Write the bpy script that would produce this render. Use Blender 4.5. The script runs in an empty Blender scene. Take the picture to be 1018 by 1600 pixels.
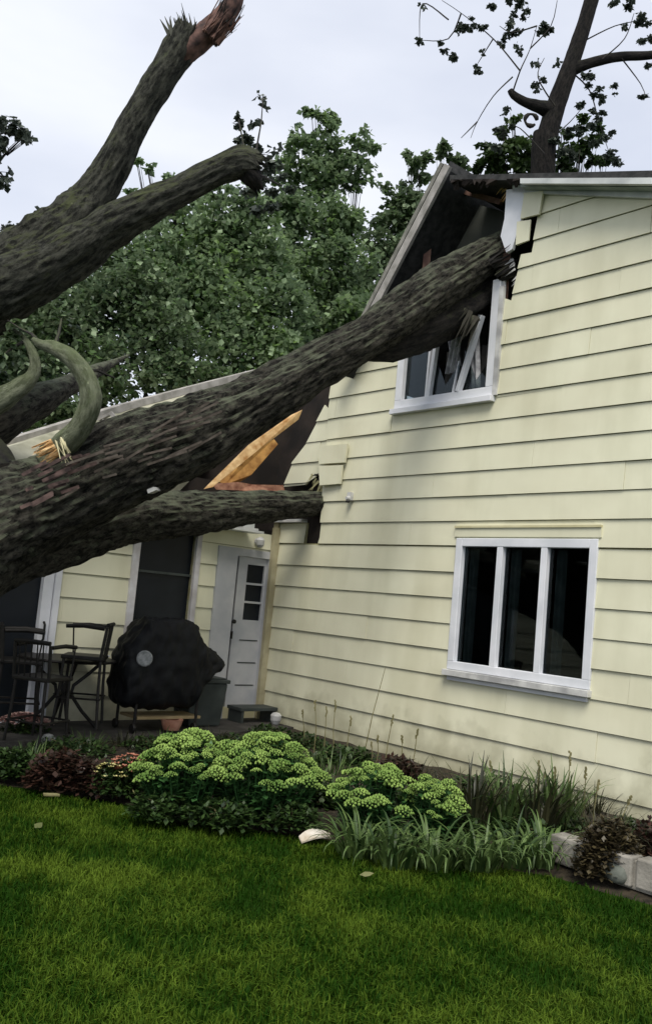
import bpy, math, random
import numpy as np
from mathutils import Vector, Matrix, noise as mn
rnd = random.Random(7)
rng = np.random.default_rng(11)
SC = bpy.context.scene
COL = SC.collection

# ------------------------------------------------------------------ camera
F = 1400.0; H = 1.65; ROLL = math.radians(5.2); PITCH = math.radians(5.8)
FWD = Vector((0, math.cos(PITCH), math.sin(PITCH)))
_u = Vector((0, -math.sin(PITCH), math.cos(PITCH))); _r = Vector((1, 0, 0))
RT = _r * math.cos(ROLL) + _u * math.sin(ROLL)
UP = _u * math.cos(ROLL) - _r * math.sin(ROLL)
CAM = Vector((0, 0, H))
cd = bpy.data.cameras.new('camera'); cam = bpy.data.objects.new('camera', cd); COL.objects.link(cam)
m = Matrix((RT, UP, -FWD)).transposed().to_4x4(); m.translation = CAM
cam.matrix_world = m
cd.sensor_fit = 'HORIZONTAL'; cd.sensor_width = 36; cd.lens = 36 * F / 1018
cd.clip_start = 0.05; cd.clip_end = 2000
SC.camera = cam

# ------------------------------------------------------------------ sky and sun
SUN_EL = math.radians(56); SUN_AZ = math.radians(187)     # compass bearing the light comes from (y = north)
world = bpy.data.worlds.new("World"); SC.world = world; world.use_nodes = True
wt = world.node_tree; wn = wt.nodes; wn.clear()
def N(t, typ, **kw):
    n = t.nodes.new(typ)
    for k, v in kw.items():
        if k in n.inputs: n.inputs[k].default_value = v
        else: setattr(n, k, v)
    return n
sky = N(wt, 'ShaderNodeTexSky', sky_type='NISHITA', sun_disc=False, sun_elevation=SUN_EL, sun_rotation=SUN_AZ, air_density=1.0, dust_density=1.5)
skys = N(wt, 'ShaderNodeMix', data_type='RGBA', blend_type='MULTIPLY'); skys.inputs[0].default_value = 1
skys.inputs[7].default_value = (0.09, 0.09, 0.09, 1)
wt.links.new(sky.outputs[0], skys.inputs[6])
tc = N(wt, 'ShaderNodeTexCoord'); mp = N(wt, 'ShaderNodeMapping'); mp.inputs['Scale'].default_value = (1.1, 1.1, 3.2)
mp.inputs['Location'].default_value = (0.35, 0.1, 0.2)
wt.links.new(tc.outputs['Generated'], mp.inputs[0])
nz = N(wt, 'ShaderNodeTexNoise'); nz.inputs['Scale'].default_value = 1.6; nz.inputs['Detail'].default_value = 5; nz.inputs['Roughness'].default_value = .5
wt.links.new(mp.outputs[0], nz.inputs['Vector'])
cr = N(wt, 'ShaderNodeValToRGB'); cr.color_ramp.elements[0].position = .3; cr.color_ramp.elements[0].color = (.72, .72, .72, 1)
cr.color_ramp.elements[1].position = .66; cr.color_ramp.elements[1].color = (1, 1, 1, 1)
wt.links.new(nz.outputs[0], cr.inputs[0])
cl = N(wt, 'ShaderNodeMix', data_type='RGBA')       # tint of the cloud deck, bluish in thin spots
wt.links.new(cr.outputs[0], cl.inputs[0])
cl.inputs[6].default_value = (.52, .58, .77, 1); cl.inputs[7].default_value = (.73, .755, .815, 1)
mx = N(wt, 'ShaderNodeMix', data_type='RGBA')
wt.links.new(cr.outputs[0], mx.inputs[0]); wt.links.new(skys.outputs[2], mx.inputs[6]); wt.links.new(cl.outputs[2], mx.inputs[7])
bg = N(wt, 'ShaderNodeBackground'); bg.inputs[1].default_value = 1.0
wo = N(wt, 'ShaderNodeOutputWorld')
wt.links.new(mx.outputs[2], bg.inputs[0]); wt.links.new(bg.outputs[0], wo.inputs[0])
sd = bpy.data.lights.new('sun', 'SUN'); sd.energy = 2.6; sd.angle = math.radians(30); sd.color = (1, .95, .84)
sun = bpy.data.objects.new('sun', sd); COL.objects.link(sun)
sdir = Vector((math.sin(SUN_AZ) * math.cos(SUN_EL), math.cos(SUN_AZ) * math.cos(SUN_EL), math.sin(SUN_EL)))
sun.rotation_euler = sdir.to_track_quat('Z', 'Y').to_euler()
vs = SC.view_settings; vs.view_transform = 'Standard'; vs.look = 'None'; vs.exposure = 0.42; vs.gamma = 1
SC.cycles.max_bounces = 6

# ------------------------------------------------------------------ coordinates of the place
def ray(x, y): return RT * ((x - 509) / F) + UP * ((800 - y) / F) + FWD
def at(x, y, d): return CAM + ray(x, y) * d
def atz(x, y, z):
    r = ray(x, y); return CAM + r * ((z - H) / r.z)
_d = ray(-707, 833); DW = Vector((_d.x, _d.y, 0)).normalized()
K = atz(405, 1124, 0.0)                       # inner corner where the two walls meet
NW = Vector((DW.y, -DW.x, 0))
Z = Vector((0, 0, 1))
def W(s, z, off=0): return K - DW * s + Z * z - NW * off        # gable wall: s towards the viewer, off outwards
def E(a, z, off=0): return K - NW * a + Z * z - DW * off        # low wing wall: a to the left, off outwards
def Wsz(x, y, off=0):
    r = ray(x, y); t = ((K - CAM).dot(NW) - off) / r.dot(NW); P = CAM + r * t
    return (-(P - K).dot(DW), P.z)
def Eaz(x, y, off=0):
    r = ray(x, y); t = ((K - CAM).dot(DW) - off) / r.dot(DW); P = CAM + r * t
    return (-(P - K).dot(NW), P.z)

# ------------------------------------------------------------------ mesh helpers
class MB:
    def __init__(s): s.v = []; s.f = []
    def add(s, v, f):
        o = len(s.v); s.v += [Vector(p) for p in v]; s.f += [tuple(i + o for i in q) for q in f]
    def prism(s, front, back):
        n = len(front); s.add(list(front) + list(back), [tuple(range(n)), tuple(range(2 * n - 1, n - 1, -1))] +
              [(i, i + n, (i + 1) % n + n, (i + 1) % n) for i in range(n)])
    def box(s, c, ax, ay, az):
        c, ax, ay, az = map(Vector, (c, ax, ay, az))
        q = [c + ax * i + ay * j for i, j in ((-1, -1), (1, -1), (1, 1), (-1, 1))]
        s.prism([p - az for p in q], [p + az for p in q])
    def beam(s, a, b, w, h, up=None):
        a, b = Vector(a), Vector(b); d = (b - a); L = d.length / 2; d.normalize()
        u = Vector(up) if up else Z
        if abs(d.dot(u)) > .98: u = Vector((1, 0, 0))
        x = d.cross(u).normalized(); y = x.cross(d).normalized()
        s.box((a + b) / 2, x * w / 2, y * h / 2, d * L)
    def tube(s, pts, rad, n=8, cap=True):
        pts = [Vector(p) for p in pts]
        if not hasattr(rad, '__len__'): rad = [rad] * len(pts)
        o = len(s.v); t0 = (pts[1] - pts[0]).normalized()
        x = t0.orthogonal().normalized()
        for i, p in enumerate(pts):
            t = (pts[min(i + 1, len(pts) - 1)] - pts[max(i - 1, 0)]).normalized()
            x = (x - t * x.dot(t)).normalized(); y = t.cross(x)
            for k in range(n):
                a = 2 * math.pi * k / n; s.v.append(p + (x * math.cos(a) + y * math.sin(a)) * rad[i])
        for i in range(len(pts) - 1):
            for k in range(n):
                k2 = (k + 1) % n; s.f.append((o + i * n + k, o + i * n + k2, o + (i + 1) * n + k2, o + (i + 1) * n + k))
        if cap:
            s.f.append(tuple(o + k for k in range(n - 1, -1, -1))); q = o + (len(pts) - 1) * n; s.f.append(tuple(q + k for k in range(n)))
    def lathe(s, c, prof, n=20, ax=Z):
        c = Vector(c); ax = Vector(ax).normalized(); x = ax.orthogonal().normalized(); y = ax.cross(x); o = len(s.v)
        for r, h in prof:
            for k in range(n):
                a = 2 * math.pi * k / n; s.v.append(c + ax * h + (x * math.cos(a) + y * math.sin(a)) * r)
        for i in range(len(prof) - 1):
            for k in range(n):
                k2 = (k + 1) % n; s.f.append((o + i * n + k, o + i * n + k2, o + (i + 1) * n + k2, o + (i + 1) * n + k))
        s.f.append(tuple(o + k for k in range(n - 1, -1, -1))); q = o + (len(prof) - 1) * n; s.f.append(tuple(q + k for k in range(n)))
    def build(s, name, mat, parent=None, smooth=False, bevel=0):
        me = bpy.data.meshes.new(name); me.from_pydata([tuple(p) for p in s.v], [], s.f); me.update()
        me.materials.append(mat)
        o = bpy.data.objects.new(name, me); COL.objects.link(o)
        import bmesh
        b = bmesh.new(); b.from_mesh(me); bmesh.ops.recalc_face_normals(b, faces=b.faces); b.to_mesh(me); b.free()
        if smooth: me.polygons.foreach_set('use_smooth', [True] * len(me.polygons))
        if bevel:
            md = o.modifiers.new('bevel', 'BEVEL'); md.width = bevel; md.segments = 2; md.limit_method = 'ANGLE'
        if parent: put(o, parent)
        return o
def put(o, parent):
    o.parent = parent
    bpy_loc = Matrix.Translation(parent_loc(parent)).inverted()
    o.matrix_parent_inverse = bpy_loc
def parent_loc(p):
    L = Vector(p.location)
    return L
def empty(name, loc): 
    o = bpy.data.objects.new(name, None); o.location = Vector(loc); o.empty_display_size = .2; COL.objects.link(o); return o
def tag(o, label=None, cat=None, group=None, kind=None):
    if label: o['label'] = label
    if cat: o['category'] = cat
    if group: o['group'] = group
    if kind: o['kind'] = kind
    return o
def raw_mesh(name, V, nper, mat, parent=None, tint=None):
    """V: (n*nper,3) vertices; every nper vertices make one face"""
    V = np.asarray(V, dtype=np.float32).reshape(-1, 3); n = len(V) // nper
    me = bpy.data.meshes.new(name); me.vertices.add(len(V)); me.vertices.foreach_set('co', V.ravel())
    me.loops.add(len(V)); me.loops.foreach_set('vertex_index', np.arange(len(V), dtype=np.int32))
    me.polygons.add(n); me.polygons.foreach_set('loop_start', np.arange(0, len(V), nper, dtype=np.int32))
    me.polygons.foreach_set('loop_total', np.full(n, nper, dtype=np.int32))
    if tint is not None:
        at_ = me.attributes.new('tint', 'FLOAT', 'POINT'); at_.data.foreach_set('value', np.repeat(tint, nper).astype(np.float32))
    me.update(calc_edges=True); me.validate()
    me.materials.append(mat)
    o = bpy.data.objects.new(name, me); COL.objects.link(o)
    if parent: put(o, parent)
    return o

# ------------------------------------------------------------------ materials
def mat(name, c1, c2=None, scale=5, rough=.7, bump=0, bscale=None, detail=5, spec=.3, stretch=None, lo=.35, hi=.65, metallic=0):
    M = bpy.data.materials.new(name); M.use_nodes = True; t = M.node_tree; b = t.nodes['Principled BSDF']
    b.inputs['Roughness'].default_value = rough; b.inputs['Specular IOR Level'].default_value = spec; b.inputs['Metallic'].default_value = metallic
    c = N(t, 'ShaderNodeTexCoord'); mp = N(t, 'ShaderNodeMapping'); t.links.new(c.outputs['Object'], mp.inputs[0])
    if stretch: mp.inputs['Scale'].default_value = stretch
    if c2:
        n = N(t, 'ShaderNodeTexNoise'); n.inputs['Scale'].default_value = scale; n.inputs['Detail'].default_value = detail
        t.links.new(mp.outputs[0], n.inputs['Vector'])
        r = N(t, 'ShaderNodeValToRGB'); r.color_ramp.elements[0].position = lo; r.color_ramp.elements[1].position = hi
        r.color_ramp.elements[0].color = (*c1, 1); r.color_ramp.elements[1].color = (*c2, 1)
        t.links.new(n.outputs[0], r.inputs[0]); t.links.new(r.outputs[0], b.inputs['Base Color'])
    else: b.inputs['Base Color'].default_value = (*c1, 1)
    if bump:
        n2 = N(t, 'ShaderNodeTexNoise'); n2.inputs['Scale'].default_value = bscale or scale * 4; n2.inputs['Detail'].default_value = 6
        t.links.new(mp.outputs[0], n2.inputs['Vector'])
        bp = N(t, 'ShaderNodeBump'); bp.inputs['Strength'].default_value = bump; bp.inputs['Distance'].default_value = .01
        t.links.new(n2.outputs[0], bp.inputs['Height']); t.links.new(bp.outputs[0], b.inputs['Normal'])
    return M

def siding_mat():
    M = bpy.data.materials.new('pale_yellow_siding'); M.use_nodes = True; t = M.node_tree; b = t.nodes['Principled BSDF']
    b.inputs['Roughness'].default_value = .55; b.inputs['Specular IOR Level'].default_value = .25
    c = N(t, 'ShaderNodeTexCoord')
    def noise(scale, st=(1, 1, 1), det=4):
        mp = N(t, 'ShaderNodeMapping'); mp.inputs['Scale'].default_value = st; t.links.new(c.outputs['Object'], mp.inputs[0])
        n = N(t, 'ShaderNodeTexNoise'); n.inputs['Scale'].default_value = scale; n.inputs['Detail'].default_value = det
        t.links.new(mp.outputs[0], n.inputs['Vector']); return n
    a = noise(1.3); r = N(t, 'ShaderNodeValToRGB')
    e = r.color_ramp.elements; e[0].position = .3; e[0].color = (.65, .63, .47, 1); e[1].position = .7; e[1].color = (.73, .72, .55, 1)
    t.links.new(a.outputs[0], r.inputs[0])
    g = noise(2.2, (1, 1, .22), 6); r2 = N(t, 'ShaderNodeValToRGB'); e = r2.color_ramp.elements     # weather streaks running down
    e[0].position = .34; e[0].color = (.84, .84, .81, 1); e[1].position = .56; e[1].color = (1, 1, 1, 1)
    t.links.new(g.outputs[0], r2.inputs[0])
    mm = N(t, 'ShaderNodeMix', data_type='RGBA', blend_type='MULTIPLY'); mm.inputs[0].default_value = .8
    t.links.new(r.outputs[0], mm.inputs[6]); t.links.new(r2.outputs[0], mm.inputs[7])
    # splash dirt close to the ground, broken up by noise
    sp = N(t, 'ShaderNodeSeparateXYZ'); gm = N(t, 'ShaderNodeNewGeometry'); t.links.new(gm.outputs['Position'], sp.inputs[0])
    n3 = noise(5, (1, 1, 1), 6); ad = N(t, 'ShaderNodeMath', operation='MULTIPLY_ADD'); ad.inputs[1].default_value = -.9
    t.links.new(n3.outputs[0], ad.inputs[0]); t.links.new(sp.outputs[2], ad.inputs[2])
    r3 = N(t, 'ShaderNodeMapRange'); r3.inputs['From Min'].default_value = -.5; r3.inputs['From Max'].default_value = .05
    r3.inputs['To Min'].default_value = .65; r3.inputs['To Max'].default_value = 0; t.links.new(ad.outputs[0], r3.inputs['Value'])
    m3 = N(t, 'ShaderNodeMix', data_type='RGBA'); m3.inputs[7].default_value = (.2, .19, .11, 1)
    t.links.new(r3.outputs[0], m3.inputs[0]); t.links.new(mm.outputs[2], m3.inputs[6])
    t.links.new(m3.outputs[2], b.inputs['Base Color'])
    f = noise(30, (1, 1, .2), 5); bp = N(t, 'ShaderNodeBump'); bp.inputs['Strength'].default_value = .12; bp.inputs['Distance'].default_value = .01
    t.links.new(f.outputs[0], bp.inputs['Height'])
    w = noise(1.1, (1, 1, 1.5), 2); bp2 = N(t, 'ShaderNodeBump'); bp2.inputs['Strength'].default_value = .5; bp2.inputs['Distance'].default_value = .03
    t.links.new(w.outputs[0], bp2.inputs['Height']); t.links.new(bp.outputs[0], bp2.inputs['Normal']); t.links.new(bp2.outputs[0], b.inputs['Normal'])
    return M

def bark_mat(name, dark, light, moss_highlight, moss_highlight_lo, moss_highlight_hi):
    M = bpy.data.materials.new(name); M.use_nodes = True; t = M.node_tree; b = t.nodes['Principled BSDF']
    b.inputs['Roughness'].default_value = .85; b.inputs['Specular IOR Level'].default_value = .2
    a = N(t, 'ShaderNodeAttribute'); a.attribute_name = 'bark'
    mp = N(t, 'ShaderNodeMapping'); mp.inputs['Scale'].default_value = (1, 1, .36); t.links.new(a.outputs['Vector'], mp.inputs[0])
    n = N(t, 'ShaderNodeTexNoise'); n.inputs['Scale'].default_value = 24; n.inputs['Detail'].default_value = 9; n.inputs['Roughness'].default_value = .74
    t.links.new(mp.outputs[0], n.inputs['Vector'])
    r = N(t, 'ShaderNodeValToRGB'); e = r.color_ramp.elements; e[0].position = .42; e[0].color = (*dark, 1); e[1].position = .60; e[1].color = (*light, 1)
    t.links.new(n.outputs[0], r.inputs[0])
    c = N(t, 'ShaderNodeTexCoord'); n2 = N(t, 'ShaderNodeTexNoise'); n2.inputs['Scale'].default_value = 5; n2.inputs['Detail'].default_value = 9; n2.inputs['Roughness'].default_value = .7
    t.links.new(c.outputs['Object'], n2.inputs['Vector'])
    g = N(t, 'ShaderNodeNewGeometry'); sp = N(t, 'ShaderNodeSeparateXYZ'); t.links.new(g.outputs['True Normal'], sp.inputs[0])
    ad = N(t, 'ShaderNodeMath', operation='MULTIPLY_ADD'); ad.inputs[1].default_value = .30  # upward faces get moss, kept pale to paint the highlight along the top
    t.links.new(sp.outputs[2], ad.inputs[0]); t.links.new(n2.outputs[0], ad.inputs[2])
    r2 = N(t, 'ShaderNodeMapRange'); r2.inputs['From Min'].default_value = moss_highlight_lo; r2.inputs['From Max'].default_value = moss_highlight_hi
    t.links.new(ad.outputs[0], r2.inputs['Value'])
    m_ = N(t, 'ShaderNodeMix', data_type='RGBA'); m_.inputs[7].default_value = (*moss_highlight, 1)
    t.links.new(r2.outputs[0], m_.inputs[0]); t.links.new(r.outputs[0], m_.inputs[6]); t.links.new(m_.outputs[2], b.inputs['Base Color'])
    mp2 = N(t, 'ShaderNodeMapping'); mp2.inputs['Scale'].default_value = (1, 1, .28); t.links.new(a.outputs['Vector'], mp2.inputs[0])
    v = N(t, 'ShaderNodeTexVoronoi'); v.feature = 'DISTANCE_TO_EDGE'; v.inputs['Scale'].default_value = 48; 
    ds = N(t, 'ShaderNodeMix', data_type='VECTOR'); ds.inputs[0].default_value = .12; t.links.new(mp2.outputs[0], ds.inputs[4]); t.links.new(n.outputs['Color'], ds.inputs[5]); t.links.new(ds.outputs[1], v.inputs['Vector'])
    vr = N(t, 'ShaderNodeMapRange'); vr.inputs['From Max'].default_value = .3; vr.inputs['To Max'].default_value = .5; t.links.new(v.outputs['Distance'], vr.inputs['Value'])
    hs = N(t, 'ShaderNodeMath', operation='ADD'); t.links.new(n.outputs[0], hs.inputs[0]); t.links.new(vr.outputs[0], hs.inputs[1])
    bp = N(t, 'ShaderNodeBump'); bp.inputs['Strength'].default_value = 1; bp.inputs['Distance'].default_value = .03
    t.links.new(hs.outputs[0], bp.inputs['Height']); t.links.new(bp.outputs[0], b.inputs['Normal'])
    return M

def leaf_mat(name, c1, c2, back=None, trans=.25, rough=.45, spec=.35):
    M = bpy.data.materials.new(name); M.use_nodes = True; t = M.node_tree; b = t.nodes['Principled BSDF']
    b.inputs['Roughness'].default_value = rough; b.inputs['Specular IOR Level'].default_value = spec
    a = N(t, 'ShaderNodeAttribute'); a.attribute_name = 'tint'
    mx = N(t, 'ShaderNodeMix', data_type='RGBA'); mx.inputs[6].default_value = (*c1, 1); mx.inputs[7].default_value = (*c2, 1)
    t.links.new(a.outputs['Fac'], mx.inputs[0]); out = mx.outputs[2]
    if back:
        g = N(t, 'ShaderNodeNewGeometry'); m2 = N(t, 'ShaderNodeMix', data_type='RGBA'); m2.inputs[7].default_value = (*back, 1)
        t.links.new(g.outputs['Backfacing'], m2.inputs[0]); t.links.new(out, m2.inputs[6]); out = m2.outputs[2]
    t.links.new(out, b.inputs['Base Color'])
    if trans:
        tr = N(t, 'ShaderNodeBsdfTranslucent'); t.links.new(out, tr.inputs[0])
        ms = N(t, 'ShaderNodeMixShader'); ms.inputs[0].default_value = trans
        t.links.new(b.outputs[0], ms.inputs[1]); t.links.new(tr.outputs[0], ms.inputs[2])
        t.links.new(ms.outputs[0], t.nodes['Material Output'].inputs[0])
    return M

M_SIDE = siding_mat()
M_GAP = mat('sheathing_lap_shade', (.26, .24, .12), (.38, .36, .2), 8, .9)  # olive sheathing colour in the grooves paints the shadow line under each lap
M_WHITE = mat('white_paint', (.60, .62, .66), (.74, .75, .79), 3, .45, .05, 40)
M_DIRTYW = mat('weathered_white', (.34, .34, .34), (.62, .62, .60), 5, .6, .1, 40)
M_CREAM = mat('cream_trim', (.50, .46, .27), (.62, .58, .38), 4, .6, .1, 40)
M_TANTRIM = mat('tan_corner_board', (.28, .25, .15), (.42, .38, .25), 4, .7, .2, 30)
M_DOOR = mat('door_paint', (.38, .39, .41), (.50, .50, .50), 3, .5)
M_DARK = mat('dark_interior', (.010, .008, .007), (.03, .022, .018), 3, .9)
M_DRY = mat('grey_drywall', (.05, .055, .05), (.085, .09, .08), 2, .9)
M_SHING = mat('dark_shingle', (.02, .022, .022), (.05, .05, .05), 12, .9, .6, 30)
M_PALEROOF = mat('weathered_roof', (.22, .22, .16), (.42, .41, .32), 2.5, .85, .3, 20)
M_RAKE = mat('grey_rake_board', (.24, .23, .21), (.40, .38, .36), 6, .7, .2, 30)
M_GREYMETAL = mat('grey_gutter', (.40, .42, .42), (.62, .64, .63), 3, .4)
M_GUTGREEN = mat('green_grey_fascia', (.16, .20, .18), (.32, .36, .34), 3, .6)
M_FRESH = mat('fresh_split_wood', (.38, .18, .05), (.72, .50, .25), 9, .7, .4, 40)
M_RED = mat('torn_red_wood', (.20, .08, .05), (.42, .22, .14), 14, .8, .6, 60)
M_BARK = bark_mat('dark_bark', (.005, .005, .004), (.105, .098, .080), (.22, .245, .165), .58, .86)
M_BARK2 = bark_mat('mossy_limb_bark', (.020, .021, .018), (.135, .137, .112), (.13, .15, .065), .54, .82)
M_MOSS = bark_mat('moss_covered_bark', (.13, .15, .09), (.34, .37, .26), (.24, .30, .14), .5, .95)
M_BARK3 = bark_mat('black_bark', (.010, .010, .011), (.045, .040, .036), (.05, .055, .03), .6, .8)
M_SOIL = mat('soil', (.012, .010, .007), (.045, .035, .022), 14, .95, .8, 40)
M_LAWN = mat('turf', (.008, .024, .002), (.024, .048, .006), 8, .95, .6, 60, spec=.03)
M_PATIO = mat('patio_concrete', (.030, .028, .025), (.065, .06, .054), 4, .9, .3, 40)
M_BLOCK = mat('concrete_block', (.16, .15, .13), (.31, .29, .255), 5, .85, .4, 50)
M_BLACKM = mat('black_metal', (.006, .006, .005), (.014, .012, .011), 20, .5, spec=.3)
M_COVER = mat('black_grill_cover', (.003, .003, .004), (.008, .009, .010), 6, .6, .5, 14, spec=.2)
M_GREYPL = mat('grey_plastic', (.03, .037, .035), (.055, .065, .06), 4, .6)
M_CURT = mat('curtain', (.10, .11, .11), (.20, .21, .21), 6, .9)

def glass_mat():
    M = bpy.data.materials.new('window_glass'); M.use_nodes = True; t = M.node_tree; t.nodes.remove(t.nodes['Principled BSDF'])
    tr = N(t, 'ShaderNodeBsdfTransparent'); tr.inputs[0].default_value = (.55, .6, .6, 1)
    gl = N(t, 'ShaderNodeBsdfGlossy'); gl.inputs['Roughness'].default_value = .03; gl.inputs[0].default_value = (.8, .85, .9, 1)
    fr = N(t, 'ShaderNodeFresnel'); fr.inputs[0].default_value = 1.3; ms = N(t, 'ShaderNodeMixShader')
    t.links.new(fr.outputs[0], ms.inputs[0]); t.links.new(tr.outputs[0], ms.inputs[1]); t.links.new(gl.outputs[0], ms.inputs[2])
    t.links.new(ms.outputs[0], t.nodes['Material Output'].inputs[0]); return M
M_GLASS = glass_mat()
M_DGLASS = mat('dark_screen_glass', (.004, .006, .009), (.009, .012, .017), 2, .35, spec=.25)

# ------------------------------------------------------------------ ground
def sheet(name, pts, z, m_, kind='structure'):
    b = MB(); b.add([(p[0], p[1], z) for p in pts], [tuple(range(len(pts)))]); o = b.build(name, m_); tag(o, kind=kind); return o
sheet('ground', [(-300, -60), (300, -60), (300, 500), (-300, 500)], -.16, M_LAWN)
# edge of the lawn against the flower bed, as seen running across the yard
EDGE = [(-9.0, 9.6), (-5.0, 8.55)] + [tuple(atz(x, y, -.12).xy) for x, y in ((0, 1228), (150, 1250), (300, 1288), (500, 1312), (620, 1338), (740, 1352), (860, 1368), (1018, 1412))] + [(3.9, 5.1), (6.5, 2.6)]
EX = [p[0] for p in EDGE]; EY = [p[1] for p in EDGE]
def edge_y(x): return np.interp(x, EX, EY)
# bed: soil, gently mounded strip from the lawn edge to the walls
b = MB(); bx = np.linspace(-8.5, 6.4, 90); rows = 9; back = []
for x in bx:
    y0 = float(edge_y(x)); xx = (K - DW * 0).x
    # distance back to the wall lines
    tW = (K.y + (x - K.x) / (-DW.x) * (-DW.y)) if x > K.x - .0 else None
    y1 = tW if tW is not None else K.y - (K.x - x) * (NW.y / NW.x)
    y1 = max(y1 + .1, y0 + .3)
    for j in range(rows):
        f = j / (rows - 1); y = y0 + (y1 - y0) * f
        z = -.14 + .13 * min(1, f * 2.2) + .035 * mn.noise(Vector((x * 3, y * 3, 0)))
        if j == 0: z = -.19
        b.v.append(Vector((x, y, z)))
for i in range(len(bx) - 1):
    for j in range(rows - 1):
        o = i * rows + j; b.f.append((o, o + rows, o + rows + 1, o + 1))
tag(b.build('flower_bed', M_SOIL, smooth=True), kind='structure')
p0 = atz(-60, 1165, .0); p1 = atz(395, 1128, .0)
b = MB(); pts = [E(6.5, 0, 1.3), E(3.2, 0, 1.15), E(1.2, 0, 1.05), E(.05, 0, .8), E(.05, 0, -.1), E(6.5, 0, -.1)]
b.prism([p + Z * .025 for p in pts], [p - Z * .1 for p in pts]); tag(b.build('patio', M_PATIO), kind='structure')

# ------------------------------------------------------------------ lawn blades
def blades(cx, cy, z0, hmin, hmax, w, tilt=.6, bend=1.0):
    n = len(cx); h = rng.uniform(hmin, hmax, n); a = rng.uniform(0, 2 * np.pi, n); l = rng.uniform(.05, tilt, n)
    dx, dy = np.cos(a), np.sin(a); a2 = a + np.pi / 2 + rng.normal(0, .5, n); wx, wy = np.cos(a2) * w / 2, np.sin(a2) * w / 2
    base = np.stack([cx, cy, z0], 1); mid = base + np.stack([dx * l * h * .35, dy * l * h * .35, h * .6], 1)
    tip = base + np.stack([dx * l * h * bend, dy * l * h * bend, h * (1 - .35 * l)], 1)
    o = np.stack([wx, wy, np.zeros(n)], 1)
    q1 = np.stack([base - o, base + o, mid + o * .85, mid - o * .85], 1)
    q2 = np.stack([mid - o * .85, mid + o * .85, tip + o * .12, tip - o * .12], 1)
    return np.concatenate([q1, q2], 1).reshape(-1, 3)
M_GRASS = leaf_mat('grass_blade', (.013, .046, .002), (.105, .165, .016), trans=.3, rough=.7, spec=.08)
n = 380000
gy = 3.0 + (rng.random(n) ** 1.25) * 7.0; gx = rng.uniform(-1, 1, n) * (1.0 + gy * .47)
k = gy < edge_y(gx) + rng.normal(0, .035, n) - .0
gx, gy = gx[k], gy[k]
# clumping: thin some spots
dens = np.array([mn.noise(Vector((x * 2.2, y * 2.2, 0))) + .5 * mn.noise(Vector((x * 7, y * 7, 3))) for x, y in zip(gx, gy)])
k = rng.random(len(gx)) < np.clip(.85 + dens * 1.3, .42, 1); gx, gy, dens = gx[k], gy[k], dens[k]
ht = np.clip(1 + dens * .6, .6, 1.4)
V = blades(gx, gy, np.full(len(gx), -.165), .035, .08, .0075, tilt=1.0)
lowf = np.array([mn.noise(Vector((x * .8, y * 1.1, 9))) for x, y in zip(gx, gy)])
tint = np.clip(rng.normal(.30, .26, len(gx)) + dens * .8 + lowf * .5, 0, 1)
dry = rng.random(len(gx)) < .02
g = raw_mesh('lawn', V, 4, M_GRASS, tint=np.repeat(tint, 2)); tag(g, 'short green lawn grass filling the foreground of the yard', 'grass', kind='stuff')

# ------------------------------------------------------------------ the house
house = empty('house', K)
tag(house, 'pale yellow clapboard house with its gable smashed open by a fallen tree', 'house')
LZ = [-.17] + [.115 + .286 * k for k in range(10)] + [.115 + .286 * 9 + .279 * k for k in range(1, 20)]
def clip_band(poly, z0, z1):
    def cl(P, f):
        out = []
        for i in range(len(P)):
            a, b_ = P[i], P[(i + 1) % len(P)]; fa, fb = f(a), f(b_)
            if fa >= 0: out.append(a)
            if fa * fb < 0:
                t = fa / (fa - fb); out.append((a[0] + (b_[0] - a[0]) * t, a[1] + (b_[1] - a[1]) * t))
        return out
    P = cl(poly, lambda p: p[1] - z0)
    return cl(P, lambda p: z1 - p[1]) if P else P
def siding(b, polys, fn, lines, lip=.018, gap=.007, th=.011):
    for poly in polys:
        for i in range(len(lines) - 1):
            z0, z1 = lines[i] + gap, lines[i + 1]
            P = clip_band(poly, z0, z1)
            if len(P) < 3 or max(p[1] for p in P) - min(p[1] for p in P) < .01: continue
            off = lambda z: lip * (1 - (z - z0) / (z1 - z0)) + .004
            j0 = (i * 1.37) % 2.44 - 2.44; sw = [(y_, x_) for x_, y_ in P]      # butt joints every 2.44 m, staggered
            for k_ in range(6):
                Q_ = clip_band(sw, j0 + k_ * 2.44 + .0015, j0 + (k_ + 1) * 2.44 - .0015)
                if len(Q_) < 3 or max(p[1] for p in Q_) - min(p[1] for p in Q_) < .01: continue
                w1 = .004 * math.sin(i * 2.1 + k_ * 3.3)
                b.prism([fn(s, z, off(z) + th + w1 * math.sin(s * 2.2)) for z, s in Q_], [fn(s, z, off(z) - .003) for z, s in Q_])
def backing(b, polys, fn, th=.1):
    for poly in polys: b.prism([fn(s, z, 0) for s, z in poly], [fn(s, z, -th) for s, z in poly])
Pw = lambda *l: [Wsz(*p) for p in l]
apex = (2.72, 7.03)
rakeR = lambda s: 6.98 - .37 * (s - 2.9)
sl = Wsz(476, 850)[0]; sr = Wsz(499, 850)[0]
left_up = [Wsz(506, 760), Wsz(511, 690), Wsz(514, 640), Wsz(519, 598)]
ZW0, ZW1, SW0, SW1 = 1.02, 2.50, 3.30, 5.08         # lower window opening
ZU0, SU0, SU1 = 4.06, 2.14, 3.66                    # upper window opening
zs = 2.42
P = []
P.append([(0, -.17), (7.6, -.17), (7.6, ZW0), (0, ZW0)])
P.append([(0, ZW0), (SW0, ZW0), (SW0, zs), (0, zs)])
P.append([(SW1, ZW0), (7.6, ZW0), (7.6, zs), (SW1, zs)])
P.append([(SW1, zs), (7.6, zs), (7.6, ZW1), (SW1, ZW1)])
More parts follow.
